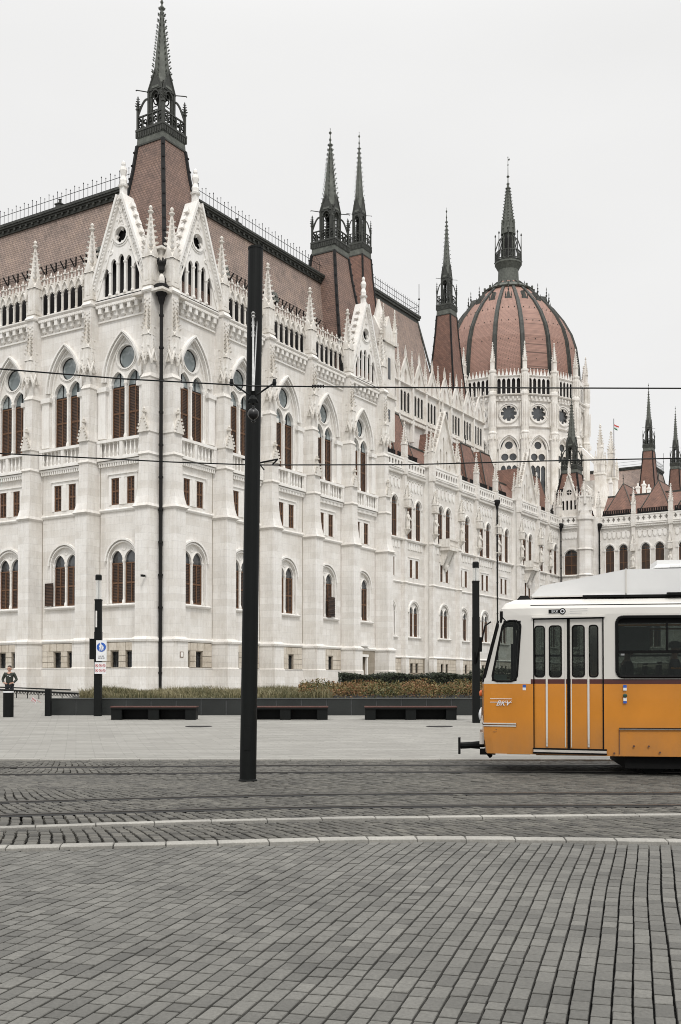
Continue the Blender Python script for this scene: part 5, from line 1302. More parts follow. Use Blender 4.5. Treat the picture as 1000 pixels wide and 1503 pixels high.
def soil(x, y): return zt_-.08+(y-39.7)*(GZ(48)+.62-zt_+.08)/8.3
g = blades('ornamental_grass', 26000, at(128,1010,41).x, -.3, 39.75, 43.2, soil, .28, .5, M['grass']); g['kind'] = 'stuff'; g['label'] = 'pale dry grass'; del g['label']
def sh():
    x = random.uniform(-1.6, 15); y = random.uniform(39.8, 43.8); top = .52+.16*sin(x*2.3+y*1.1)*sin(x*.9-y*2)+.08*sin(x*7+y*5); return (x, y, soil(x,y)+top*random.random()**.45)
s_ = leaves('autumn_shrubs', 34000, sh, .025, .055, M['shrub'], lambda p: min(1, max(0, random.gauss(.48+.28*sin(p.x*1.7+p.y*.9)*sin(p.x*.7-p.y), .2)))); s_['kind'] = 'stuff'
def hg():
    x = random.uniform(at(497,1000,44.8).x, 16); y = random.uniform(44.2, 46.2); top = .88+.06*sin(x*3+y)+(.25 if x > 5.6 and y > 45.2 else 0)*(.7+.3*sin(x*2)); u_ = random.random(); 
    return (x, y if u_ > .35 else 44.2+random.random()*.1, soil(x,y)-.1+top*(random.uniform(.9,1.06) if .35 <= u_ < .68 else random.random()**.6))
mb = MB(); xh = at(497,1000,44.8).x
hd = leaves('hedge', 40000, hg, .025, .055, M['hedge'], lambda p: random.random())
tag(hd, 'dark green clipped hedge behind the autumn shrubs', 'hedge')
mb.box(xh+.12, 15.8, 44.28, 46.05, 1.0, soil(0,45)+.74); mb.build('dark_core', M['dark'], hd)  # near-black filler box, paints the shade inside the hedge
# --- low black rail on the left, in front of the building
lr = thing('low_railing', 'low black metal railing crossing in front of the building at far left', 'railing', (-17.5, 56, GZ(56)))
a = L_ = None
pa, pb = at(-60,1009,58), at(136,1018.5,52); O = Vector((-17.5,56,GZ(56)))
mb = MB(); mb.tube(pa-O, pb-O, .05, 6); mb.tube(pa-O+Vector((0,0,.12)), at(104,1012,55)-O, .035, 6); mb.build('top_bar', M['black'], lr)
for k in range(12):
    p = pa.lerp(pb, (k+.5)/12)-O; mb = MB(); zg = GZ((p+O).y)-O.z; mb.tube((p.x,p.y,zg-.05), p, .025, 5); mb.build('post', M['black'], lr)
mb = MB()
for k in range(30):
    p = pa.lerp(pb, .38+k/48)-O; p3 = pa.lerp(pb, .38+(k+1)/48)-O; mb.path([p, p.lerp(p3,.3)+Vector((0,0,-.16)), p.lerp(p3,.7)+Vector((0,0,-.16)), p3], .018, 4)
mb.build('chain', M['black'], lr)
p = at(49, 1027, 47); mb = MB()
for k in range(5): mb.box(-.14+k*.055, -.11+k*.055, -.01, .01, .02, .2); 
o = mb.build('striped_tape', M['white'], None, (p.x, 47, p.z-.1)); o.rotation_euler = (.2, .5, 0); tag(o, 'scrap of white and red striped tape hanging over the paving at left', 'tape')
mb = MB()
for k in range(4): mb.box(-.108+k*.055, -.087+k*.055, -.01, .01, .03, .19)
mb.path([(-.14,0,.2),(.3,0,.16)], .006, 4)
mb.build('red_stripe', M['red'], o)
# flag on a pole beside the right tower
fx, fy, fz = rel(901, 660, 180); wp = lambda px, py, d: at(px, py, d)
b1 = at(901.5, 700, 180); o = thing('flag', 'small red, white and green flag flying beside the white towers right of the dome', 'flag', (b1.x, 180, b1.z))
mb = MB(); mb.tube((0,0,0), (0,0,at(901.5,614,180).z-b1.z), .07, 6); mb.build('flagpole', M['grey'], o)
fp = at(901.5, 622, 180).z-b1.z; M['green'] = flat('green_cloth', (.03,.18,.07))
for k, (mt, nm) in enumerate(((M['red'],'red_stripe'),(M['white'],'white_stripe'),(M['green'],'green_stripe'))):
    mb = MB(); n = 5
    for i in range(n):
        u0, u1 = i/n, (i+1)/n; P = lambda u_, e: (.08+u_*.75-.12*k*u_, .12*sin(u_*5), fp-(k+e)*.26-u_*.4)
        mb.poly([P(u0,0),P(u1,0),P(u1,1),P(u0,1)]); 
    mb.build(nm, mt, o)
# ================================================================== THE TRAM
def paint(name, rgb, rough=.32, dirt=.12):
    m, nt, b = newmat(name); o = objco(nt)
    c = ramp(nt, noise(nt, mapping(nt, o, (1, 1, .5)), 1.6, 5, .6), [(.3, tuple(x*(1-dirt) for x in rgb)), (.7, tuple(min(1, x*(1+dirt*.5)) for x in rgb))])
    sp = nt.nodes.new('ShaderNodeSeparateXYZ'); nt.links.new(o, sp.inputs[0])
    d = nt.nodes.new('ShaderNodeMapRange'); nt.links.new(sp.outputs[2], d.inputs[0]); d.inputs[1].default_value = .25; d.inputs[2].default_value = 1.0; d.inputs[3].default_value = .85; d.inputs[4].default_value = 0
    ml = nt.nodes.new('ShaderNodeMath'); ml.operation = 'MULTIPLY'; nt.links.new(d.outputs[0], ml.inputs[0]); nt.links.new(noise(nt, mapping(nt, o, (1.5,1.5,.7)), 2.5, 6, .7), ml.inputs[1])
    c = mixc(nt, c, (.16,.12,.08), ml.outputs[0], 'MIX')
    sp2 = ramp(nt, noise(nt, o, 14, 3, .8), [(.24, (.55,.4,.3)), (.3, (1,1,1))]); c = mixc(nt, c, sp2, .5)
    nt.links.new(c, b.inputs['Base Color']); b.inputs['Roughness'].default_value = rough; b.inputs['Coat Weight'].default_value = .15
    bump(nt, b, noise(nt, o, 1.1, 4), .14, .06); return m
M['orange'] = paint('tram_orange', (.55, .205, .014)); M['cream'] = paint('tram_white', (.60, .58, .54), .35, .06); M['brown'] = paint('brown_band', (.07, .014, .010))
M['cover'] = paint('roof_cover_white', (.70, .70, .69), .6, .05)
M['rubber'] = noisy('black_rubber', (.003,.003,.003), .3, 6, .8); M['rubber'].node_tree.nodes['Principled BSDF'].inputs['Specular IOR Level'].default_value = .2
m, nt, b = newmat('tram_glass'); M['glass'] = m
out = [n for n in nt.nodes if n.type == 'OUTPUT_MATERIAL'][0]; tr = nt.nodes.new('ShaderNodeBsdfTransparent'); tr.inputs[0].default_value = (.5,.53,.51,1); gl = nt.nodes.new('ShaderNodeBsdfGlossy'); gl.inputs['Roughness'].default_value = .03; gl.inputs[0].default_value = (.55,.58,.57,1)
fr = nt.nodes.new('ShaderNodeFresnel'); fr.inputs[0].default_value = 1.4; ms = nt.nodes.new('ShaderNodeMixShader'); nt.links.new(fr.outputs[0], ms.inputs[0]); nt.links.new(tr.outputs[0], ms.inputs[1]); nt.links.new(gl.outputs[0], ms.inputs[2]); nt.links.new(ms.outputs[0], out.inputs[0])
TX = 2.38; YN, YF, YC = 18.05, 20.55, 19.3
T = thing('tram', 'yellow and white articulated tram entering the picture from the right', 'tram', (0, 0, 0))
def rrect(x0, x1, z0, z1, r=.09):
    xc = (x0+x1)/2; a = (x1-x0)/2
    def e(x):
        d = abs(x-xc)-(a-r); return 0 if d <= 0 else r-sqrt(max(0, r*r-d*d))
    return (x0, x1, lambda x: z0+e(x), lambda x: z1-e(x))
def rwall(mb, x0, x1, z0, z1, y, ops, depth, m=0, n=16):
    wall(mb, x0, x1, z0, z1, y, ops, depth, n, m)
def gasket(mb, x0, x1, z0, z1, y, r=.09, t=.018):
    pts = []
    for (cx, cz, a0) in ((x1-r, z1-r, 0), (x0+r, z1-r, pi/2), (x0+r, z0+r, pi), (x1-r, z0+r, 3*pi/2)):
        for k in range(5): a = a0+k*pi/8; pts.append((cx+r*cos(a), y, cz+r*sin(a)))
    mb.path(pts+[pts[0]], t, 5)
XE = 17.2; ZB = .33; ZS = 1.54; ZW = 1.62; ZT = 2.72
wins = [(4.71,6.35),(6.52,8.15),(10.0,11.6),(11.8,13.4),(13.6,15.2)]
doors = [(3.34,4.5),(8.45,9.7)]
near = MB()
def seg(x0, x1, ops_w=(), m=0):
    near.box(x0, x1, YN, YN+.04, ZB, ZS, 0); near.box(x0, x1, YN-.003, YN+.04, ZS, ZW, 2)
    rwall(near, x0, x1, ZW, ZT, YN, [rrect(a,c,1.66,2.66,.1) for a, c in ops_w], .05, 1)
seg(3.3, 3.34); seg(4.5, 8.45, wins[:2]); seg(9.7, XE, wins[2:])
for a, c in doors: near.box(a, c, YN, YN+.04, 2.66, ZT, 1); near.box(a-.0, c+.0, YN+.0, YN+.03, ZB, .42, 0)
# roof shell, following the side into the cove
rp = [(YN,ZT),(YN+.02,2.84),(YN+.1,2.93),(YN+.3,3.0),(YN+.7,3.04),(YC,3.05),(YF-.7,3.04),(YF-.3,3.0),(YF-.1,2.93),(YF-.02,2.84),(YF,ZT)]
for (y0, z0), (y1, z1) in zip(rp, rp[1:]): near.poly([(3.3,y0,z0),(XE,y0,z0),(XE,y1,z1),(3.3,y1,z1)], 1)
# far side
fw = [(3.35,4.5)]+wins+[(8.4,9.7)]
near.box(3.3, XE, YF-.04, YF, ZB, ZW, 0); fo = sorted(fw); wall(near, 3.3, XE, ZW, ZT, YF-.04, [rrect(a,c,1.68,2.64,.08) for a, c in fo], .04, 12, 1)
near.box(XE-.05, XE, YN, YF, ZB, 3.0, 1)
# nose: lofted plan outline, raked above the waist
plan = [(3.3,YN),(3.06,YN+.002),(2.63,YN+.01),(2.50,YN+.04),(2.475,YN+.6),(2.47,YC)]
plan = plan+[(x, 2*YC-y) for x, y in plan[-2::-1]]
zr = [.33,.62,1.1,1.54,1.585,2.63,2.72,2.84,2.93,3.0,3.04]
INS = lambda z: 0 if z <= 2.72 else .02 if z <= 2.84 else .1 if z <= 2.93 else .3 if z <= 3.0 else .7
def rake(z): return (0 if z < 1.58 else .27*(min(z,2.72)-1.58)/1.05)+(.05 if z < .4 else 0)
def npt(k, z):
    x, y = plan[k]; w_ = (3.3-x)/(3.3-2.45); inset = INS(z)
    yy = max(y, YN+inset) if y < YC else min(y, YF-inset) if y > YC else y
    return (min(3.3, x+rake(z)*(w_ if x > 2.6 else 1)+(inset*.8 if x < 2.7 else 0)), yy, z)
def cell(k, z0, z1, m): near.poly([npt(k,z0), npt(k+1,z0), npt(k+1,z1), npt(k,z1)], m)
nk = len(plan)-1; holes = {(1,4),(nk-2,4)}|{(k,4) for k in range(3,nk-3)}
for j in range(len(zr)-1):
    for k in range(nk):
        if (k, j) in holes: continue
        cell(k, zr[j], zr[j+1], 0 if zr[j+1] <= 1.56 else 1)
near.poly([npt(k, 3.04) for k in range(nk+1)], 1)
near.build('body', [M['orange'], M['cream'], M['brown']], T)
def quadwin(name, ks, z0, z1, inset=0):
    for k in ks:
        g = MB(); P = [Vector(npt(k,z0)), Vector(npt(k+1,z0)), Vector(npt(k+1,z1)), Vector(npt(k,z1))]; g.poly(P); o = g.build(name, M['glass'], T)
        f = MB(); c_ = sum(P, Vector())/4; Q = [p+(c_-p)*.04 for p in P]
        # rounded corners of the rubber frame
        ring = []
        for i in range(4):
            p, a, b2 = P[i], P[i-1], P[(i+1)%4]
            e0, e1 = p+(a-p).normalized()*.09, p+(b2-p).normalized()*.09
            ring += [e0, p*.35+e0*.325+e1*.325, e1]
            f.poly([p, e1, p*.35+e0*.325+e1*.325, e0])
        f.path(ring+[ring[0]], .02, 5); f.build('window_rubber', M['rubber'], o)
quadwin('cab_window', [1], 1.585, 2.63); quadwin('cab_window', [nk-2], 1.585, 2.63)
quadwin('windscreen', range(3, nk-3), 1.585, 2.63)
for (a, c) in wins:
    g = MB(); g.box(a, c, YN+.045, YN+.05, 1.66, 2.66); o = g.build('side_window', M['glass'], T)
    f = MB(); gasket(f, a, c, 1.66, 2.66, YN-.002, .1, .03); f.box(a, c, YN+.02, YN+.04, 2.05, 2.10); f.box((a+c)/2-.015, (a+c)/2+.015, YN+.02, YN+.04, 2.1, 2.66); f.box(a+.02,c-.02,YN+.03,YN+.044,2.55,2.65); f.build('window_rubber', M['rubber'], o)
for (a, c) in fo: g = MB(); g.box(a, c, YF-.012, YF-.008, 1.68, 2.64); g.box(a, c, YF-.03, YF-.015, 2.05, 2.09, 1); g.build('side_window', [M['glass'], M['rubber']], T)
for (a, c) in doors:
    W_ = c-a; dr_ = MB(); y = YN+.03; pr = [(0,.235),(.235,.5),(.515,.79),(.79,1.0)]
    ws = [(.03,.155),(.225,.40),(.535,.70),(.765,.9)] if False else [(.025,.165),(.235,.405),(.56,.73),(.795,.92)]
    ops = [rrect(a+u0*W_, a+u1*W_, 1.66, 2.53, .05) for u0, u1 in ws]
    for (u0, u1), z0, z1, m_ in (((0,.49),.44,ZS,0),((.525,1),.44,ZS,0),((0,.49),ZS,ZW,2),((.525,1),ZS,ZW,2)): dr_.box(a+u0*W_, a+u1*W_, y, y+.03, z0, z1, m_)
    rwall(dr_, a, a+.49*W_, ZW, 2.64, y, ops[:2], .035, 1); rwall(dr_, a+.525*W_, c, ZW, 2.64, y, ops[2:], .035, 1)
    o = dr_.build('door', [M['orange'], M['cream'], M['brown']], T)
    for u0, u1 in ws: g = MB(); g.box(a+u0*W_, a+u1*W_, y+.03, y+.034, 1.66, 2.53); g.build('door_window', M['glass'], o)
    g = MB()
    for u0, u1 in ws: gasket(g, a+u0*W_, a+u1*W_, 1.66, 2.53, y-.001, .05, .012)
    g.box(a+.487*W_, a+.528*W_, y-.012, y+.04, .44, 2.64); g.build('door_rubber', M['rubber'], o)
    g = MB(); 
    for u_ in (.195, .785): g.box(a+u_*W_-.016, a+u_*W_+.016, y-.02, y, .47, 1.62); g.box(a+u_*W_-.012, a+u_*W_+.012, y-.01, y, 1.62, 2.6); g.box(a+u_*W_-.014, a+u_*W_+.014, y-.026, y-.02, .52, .62)
    for u_ in (.46, .545): g.box(a+u_*W_-.008, a+u_*W_+.008, y-.008, y, .46, 2.6)
    g.build('door_rod', M['cream'], o)
    g = MB(); g.box(a-.01, c+.04, YN-.05, YN+.02, .42, .445); g.box(a-.01, c+.04, YN-.05, YN+.02, .35, .375); o2 = g.build('door_step', M['rubber'], T); g = MB(); g.box(a, c+.03, YN-.06, YN+.0, .378, .418); g.build('step_edge', M['cream'], o2)
    g = MB(); g.box(a-.02, c+.02, YN-.035, YN, 2.665, 2.69); g.build('rain_strip', M['cream'], o2)
    g = MB(); g.box(a-.006, a+.02, YN+.002, YN+.028, .44, 2.64); g.box(c-.02, c+.006, YN+.002, YN+.028, .44, 2.64); g.box(a-.01, c+.01, YN-.006, YN+.0, 2.655, 2.663); g.build('door_shade_strip', M['rubber'], o2)  # dark strips paint the shade line around the door recess
def bar(name, x0, x1, z, h, mat, y=YN, p=.02): g = MB(); g.box(x0, x1, y-p, y, z, z+h); return g.build(name, mat, T)
g = MB()
for z, mt in ((.83,0),(.79,0)): 
    pts = [Vector(npt(k, z+.01))+Vector((-.012,-.012,0)) for k in range(1, nk)]
    for p, q_ in zip(pts, pts[1:]): g.idx([p, q_, q_+Vector((0,0,.022)), p+Vector((0,0,.022)), p+Vector((.03,.03,0)), q_+Vector((.03,.03,0)), q_+Vector((.03,.03,.022)), p+Vector((.03,.03,.022))], [(0,1,2,3),(3,2,6,7),(0,1,5,4)])
o = g.build('bumper_strip', M['cream'], T)
g = MB()
pts = [Vector(npt(k, .812))+Vector((-.008,-.008,0)) for k in range(1, nk)]
for p, q_ in zip(pts, pts[1:]): g.idx([p, q_, q_+Vector((0,0,.018)), p+Vector((0,0,.018))], [(0,1,2,3)])
g.build('bumper_rubber', M['rubber'], o)
# lower side hatch with chrome-edged top line, seams, hinges, bolts
bar('hatch_strip', 4.74, 8.3, .775, .016, M['steel'], p=.012); bar('hatch_line', 4.74, 8.3, .793, .014, M['rubber'], p=.006)
g = MB(); g.box(4.74,4.75,YN-.004,YN,.36,.79); 
g.build('seam', M['rust_'] if 'rust_' in M else M['brown'], T)
for x, z in ((4.98,.5),(5.22,.5),(4.66,.38),(5.4,.4),(5.95,.5),(6.2,.52),(6.9,.5)): g = MB(); g.tube((x,YN-.01,z),(x,YN,z),.018,8); g.build('bolt', M['brown'], T)
for (x, z, w, h, mt) in ((3.19,1.475,.055,.05,'blue'),(3.19,1.43,.055,.045,'white'),(4.84,1.475,.055,.05,'blue'),(4.84,1.43,.055,.045,'white'),(4.84,1.255,.055,.055,'white'),(4.84,1.215,.055,.035,'blue')):
    y = YN-.003 if x > 3.3 else YN+.003; g = MB(); g.box(x-w/2, x+w/2, y-.004, y, z, z+h); g.build('sticker', M[mt], T)
g = MB(); g.T = Matrix.Translation((4.84,YN-.002,1.345)) @ Matrix.Rotation(pi/2,4,'X'); g.lathe([(.034,0),(.034,.015),(.02,.02)],14); g.build('door_button', M['hedge_'] if 'hedge_' in M else flat('dark_green', (.01,.05,.035)), T)
def text(name, body, size, par, loc, mat, rot=(pi/2,0,0), shear=0, ext=.002):
    cu = bpy.data.curves.new(name, 'FONT'); cu.body = body; cu.size = size; cu.extrude = ext; cu.shear = shear; cu.align_x = 'CENTER'; cu.align_y = 'CENTER'
    o = bpy.data.objects.new(name, cu); sc.collection.objects.link(o); bpy.context.view_layer.update()
    me = bpy.data.meshes.new_from_object(o.evaluated_get(bpy.context.evaluated_depsgraph_get())); me.name = name; me.materials.clear(); me.materials.append(mat)
    bpy.data.objects.remove(o); o = link(name, me, par, loc); o.rotation_euler = rot; return o
yl = YN-.004
g = MB(); g.box(3.6,3.84,yl,YN-.001,2.745-.035,2.745+.035); g.T = Matrix.Translation((3.83,YN-.001,2.745)) @ Matrix.Rotation(pi/2,4,'X'); g.lathe([(.055,0),(.055,.004)],20); g.T = Matrix.Identity(4)
lg = g.build('operator_logo', M['rubber'], T, (0,-.005,.03))
g = MB(); ringm(g, 3.83, 2.745, .022, .014, yl-.002, yl-.006, 16); g.build('logo_ring', M['white'], lg, (0,-.002,0)); text('logo_text', 'BKK', .062, lg, (3.705, yl-.003, 2.745), M['white'])
g = MB()
for k in range(3): g.box(3.95,4.24-(.09 if k==2 else 0),YN-.003,YN-.0005,2.795-k*.035,2.803-k*.035)
g.build('small_print', M['grey'], T, (0,0,.01))
ny = lambda x: YN+.21*(4.6-x)+(3.06-x)*.055-.014
sl = -atan2(.265,1)
lg = MB(); lg.box(-.19,.19,-.002,.001,.075,.085); lg.box(-.19,.19,-.002,.001,.016,.026); o = lg.build('side_logo', M['white'], T, (2.79, ny(2.79)-.004, 1.2)); o.rotation_euler = (0,0,sl)
text('logo_text', 'BKV', .13, o, (.03,-.004,.0), M['white'], shear=.5)
g = MB()
for x in (2.7,): g.box(x, x+.06, -.002, .001, 0, .008); g.box(x-.05, x+.12, -.002, .001, -.035, -.03)
o = g.build('paint_chip', M['brown'], T, (0, ny(2.75)+.01, .74)); 
# lamps, coupler, mirror, wiper
for y in (YN+.3, YF-.3):
    g = MB(); g.T = Matrix.Translation((2.45,y,.99)) @ Matrix.Rotation(-pi/2,4,'Y'); g.lathe([(.105,0),(.105,.012),(.08,.03),(.04,.042),(.01,.045)],16); g.build('headlight', M['white'], T)
    g = MB(); g.T = Matrix.Translation((2.46,y,1.37)) @ Matrix.Rotation(-pi/2,4,'Y'); g.lathe([(.05,0),(.05,.03),(.02,.045)],12); g.build('indicator', flat('orange_lens', (.6,.12,.02)), T)
    g = MB(); g.box(2.42,2.5,y-.12,y+.2,.48,.68); g.build('buffer_block', M['cream'], T)
g = MB(); g.tube((2.62,YC,.43),(2.22,YC,.42),.045,10); g.tube((2.42,YC,.425),(2.22,YC,.42),.075,10,.055); g.box(2.03,2.07,YC-.13,YC+.13,.26,.56); g.tube((2.07,YC,.41),(2.24,YC,.42),.06,10); g.box(2.42,2.7,YC-.25,YC+.05,.26,.36); g.tube((2.5,YC-.2,.36),(2.62,YC-.15,.22),.04,6)
g.build('coupler', M['black'], T)
g = MB(); a = Vector((2.62,YN+.1,2.62)); g.path([a, (2.52,YN-.02,2.55), (2.47,YN-.05,2.3)], .014, 6); g.box(2.42,2.47,YN-.12,YN+.05,2.1,2.35); g.build('mirror', M['rubber'], T); g = MB(); g.tube((2.42,YN+.5,2.2),(2.36,YN+.5,1.9),.02,5); g.box(2.33,2.36,YN+.4,YN+.6,1.88,2.1)
g.build('mirror', M['rubber'], T)
g = MB(); g.box(2.78,2.83,YN+.02,YN+.1,2.6,2.8); g.tube((2.8,YN+.03,2.72),(2.9,YN+.0,2.6),.012,5); g.build('wiper_motor', M['rubber'], T)
# roof equipment
g = MB(); g.prism([(3.32,3.08),(3.5,3.26),(4.93,3.52),(4.93,3.08)], 18.62, 19.98); g.prism([(4.945,3.08),(4.945,3.52),(16.5,3.56),(16.5,3.08)], 18.62, 19.98)
o = g.build('roof_cover', M['cover'], T); g = MB(); g.box(4.93,4.945,18.64,19.96,3.08,3.5); g.box(3.4,16.5,18.7,19.9,3.03,3.079); g.build('cover_shade_fill', M['rubber'], o)  # black filler: seam between the covers and painted shadow gap beneath
g = MB(); g.box(4.925,4.95,18.6,18.62,3.1,3.53); g.box(3.34,5.2,18.55,18.6,3.055,3.075); g.build('cover_strap', M['cream'], o)
g = MB(); g.wedge(5.45,9.5,18.8,19.8,3.56,3.62,5.5,9.4,18.85,19.75); g.box(5.7,6.0,18.78,18.8,3.57,3.6); g.box(5.5,9.4,18.9,19.7,3.62,3.7); g.build('roof_cover', M['cover'], T)
g = MB(); g.wedge(3.08,3.32,18.5,18.8,3.02,3.09,3.14,3.27,18.55,18.75); g.build('roof_vent', M['rubber'], T)
g = MB(); g.box(4.2,16,YN+.45,YN+.5,3.035,3.075); g.box(5.6,16,YN+.4,YN+.48,3.06,3.10); g.build('cable_duct', M['rubber'], T)
# underframe, wheels, interior
g = MB(); g.box(4.85,8.2,YN+.12,YF-.12,.12,.34); g.box(3.4,17,YN+.3,YF-.3,.3,.5); g.box(2.9,3.3,YN+.5,YF-.5,.3,.4); g.build('underframe', M['rubber'], T)
for x in (5.35,7.25,13,14.9):
    g = MB()
    for y in (18.57,20.06): g.tube((x,y-.06,.34),(x,y+.06,.34),.34,20); g.tube((x,y-.12,.34),(x,y-.06,.34),.16,12)
    g.tube((x,18.57,.34),(x,20.06,.34),.07,8); g.build('wheelset', M['black'], T)
g = MB(); g.box(3.3,17,YN+.06,YF-.06,.86,.9); g.box(2.7,3.3,YN+.5,YF-.5,.86,.9); g.box(3.3,17,YF-.09,YF-.05,.9,1.62); g.box(3.3,17,YN+.3,YF-.3,2.86,2.9); g.box(3.02,3.06,YN+.35,YC,.9,2.9); g.box(2.95,3.35,YC-.1,YF-.3,.9,1.5); g.box(16.4,16.5,YN+.1,YF-.1,.9,2.9); g.box(3.3,17,YN+.06,YN+.3,2.74,2.9); g.box(3.3,17,YF-.3,YF-.06,2.74,2.9)
g.build('interior', M['iron'], T)
g = MB(); g.wedge(2.5,3.0,YN+.3,YF-.3,1.45,1.62,2.6,2.95,YN+.35,YF-.35); g.box(2.62,2.9,YN+.5,YN+.9,1.62,1.7); g.build('dashboard', flat('dashboard_green', (.06,.085,.075)), T)
g = MB(); g.wedge(2.98,3.06,YC-.55,YC-.15,1.55,2.25,2.98,3.06,YC-.52,YC-.18); g.box(2.95,3.3,YC-.6,YC-.1,1.2,1.35); g.build('driver_seat', M['iron'], T)
def seat(x, y):
    g = MB(); g.box(x,x+.42,y-.21,y+.21,1.28,1.34); g.wedge(x+.36,x+.42,y-.21,y+.21,1.34,1.86,x+.44,x+.48,y-.2,y+.2); g.box(x+.15,x+.25,y-.05,y+.05,.9,1.28)
    g.tube((x+.47,y-.2,1.9),(x+.47,y+.2,1.9),.016,6); return g.build('passenger_seat', M['iron'], T)
for x in (5.0,5.75,6.6,7.4,10.2,11,11.9,12.7):
    for y in (YN+.42,YF-.42): seat(x, y)
for p_, q_ in [((x,YN+.7,.9),(x,YN+.7,2.86)) for x in (4.62,6.43,8.3,9.85,11.7)]+[((4.6,y,2.55),(16,y,2.55)) for y in (YN+.55,YF-.55)]+[((5.62,YN+.2,1.8),(6.7,YN+.2,1.8))]:
    g = MB(); g.tube(p_, q_, .016, 8); g.build('handrail', M['orange'], T)
g = MB(); g.box(4.85,5.4,YC-.2,YC-.18,2.1,2.55); g.build('partition_screen', flat('partition_grey', (.16,.19,.19)), T)
g = MB(); g.box(4.78,4.84,YN+.04,YN+.043,2.02,2.08); g.build('window_sticker', M['white'], T)
# the car body tapers in plan towards the nose
def taper(v):
    if v[0] >= 4.6: return v
    k = .21*(4.6-v[0]); w_ = min(1, abs(v[1]-YC)/(YC-YN)); return (v[0], v[1]+(k*w_ if v[1] < YC else -k*w_), v[2])
done = set()
for o in list(T.children_recursive):
    if o.type != 'MESH' or o.data in done or o.name.startswith('side_logo') or (o.parent and o.parent.name.startswith('side_logo')) or o.name.startswith('paint_chip'): continue
    done.add(o.data)
    if o.location.length > .2 or o.name.startswith('logo_text'):
        bx = o.location.copy(); k = taper((bx[0], bx[1], bx[2])); o.location = k; o.rotation_euler[2] = -atan2(.21, 1); continue
    for v in o.data.vertices: v.co = taper(v.co)
# the car stands at a slight angle, its far end swinging towards the camera along the curve
piv = Vector((2.5, 18.55, 0)); T.rotation_euler = (0, 0, radians(-8)); T.location = piv+Vector((.01,0,0))-Matrix.Rotation(radians(-8), 3, 'Z') @ piv
# ================================================================== PEOPLE
def skin_mesh(name, verts, edges, radii, mat, parent, sub=2):
    me = bpy.data.meshes.new(name); me.from_pydata(verts, edges, []); o = link(name, me)
    bm = bmesh.new(); bm.from_mesh(me); lay = bm.verts.layers.skin.verify(); bm.verts.ensure_lookup_table()
    for i, r in enumerate(radii): bm.verts[i][lay].radius = (r if isinstance(r, tuple) else (r, r)); bm.verts[i][lay].use_root = (i == 0)
    bm.to_mesh(me); bm.free()
    md = o.modifiers.new('s', 'SKIN'); md.use_smooth_shade = True; s2 = o.modifiers.new('u', 'SUBSURF'); s2.levels = sub; s2.render_levels = sub
    bpy.context.view_layer.update()
    m2 = bpy.data.meshes.new_from_object(o.evaluated_get(bpy.context.evaluated_depsgraph_get())); m2.name = name; m2.materials.clear(); m2.materials.append(mat)
    bpy.data.objects.remove(o); return link(name, m2, parent)
def chain(parts):      # list of [(point, radius), ...] polylines; first point of later ones may be ('at', index)
    V, E, R_ = [], [], []
    for pl in parts:
        prev = None
        for item in pl:
            if isinstance(item, int): prev = item; continue
            V.append(item[0]); R_.append(item[1]); i = len(V)-1
            if prev is not None: E.append((prev, i))
            prev = i
    return V, E, R_
M['skin'] = noisy('skin', (.42,.24,.17), .1, 12, .5); M['jacket'] = noisy('olive_jacket', (.026,.031,.024), .4, 7, .8, bumps=.3); M['trous'] = noisy('dark_trousers', (.012,.013,.016), .3, 9, .85); M['hair'] = noisy('short_dark_hair', (.045,.036,.03), .3, 20, .8); M['shoe'] = noisy('black_shoe', (.01,.01,.01), .3, 9, .5)
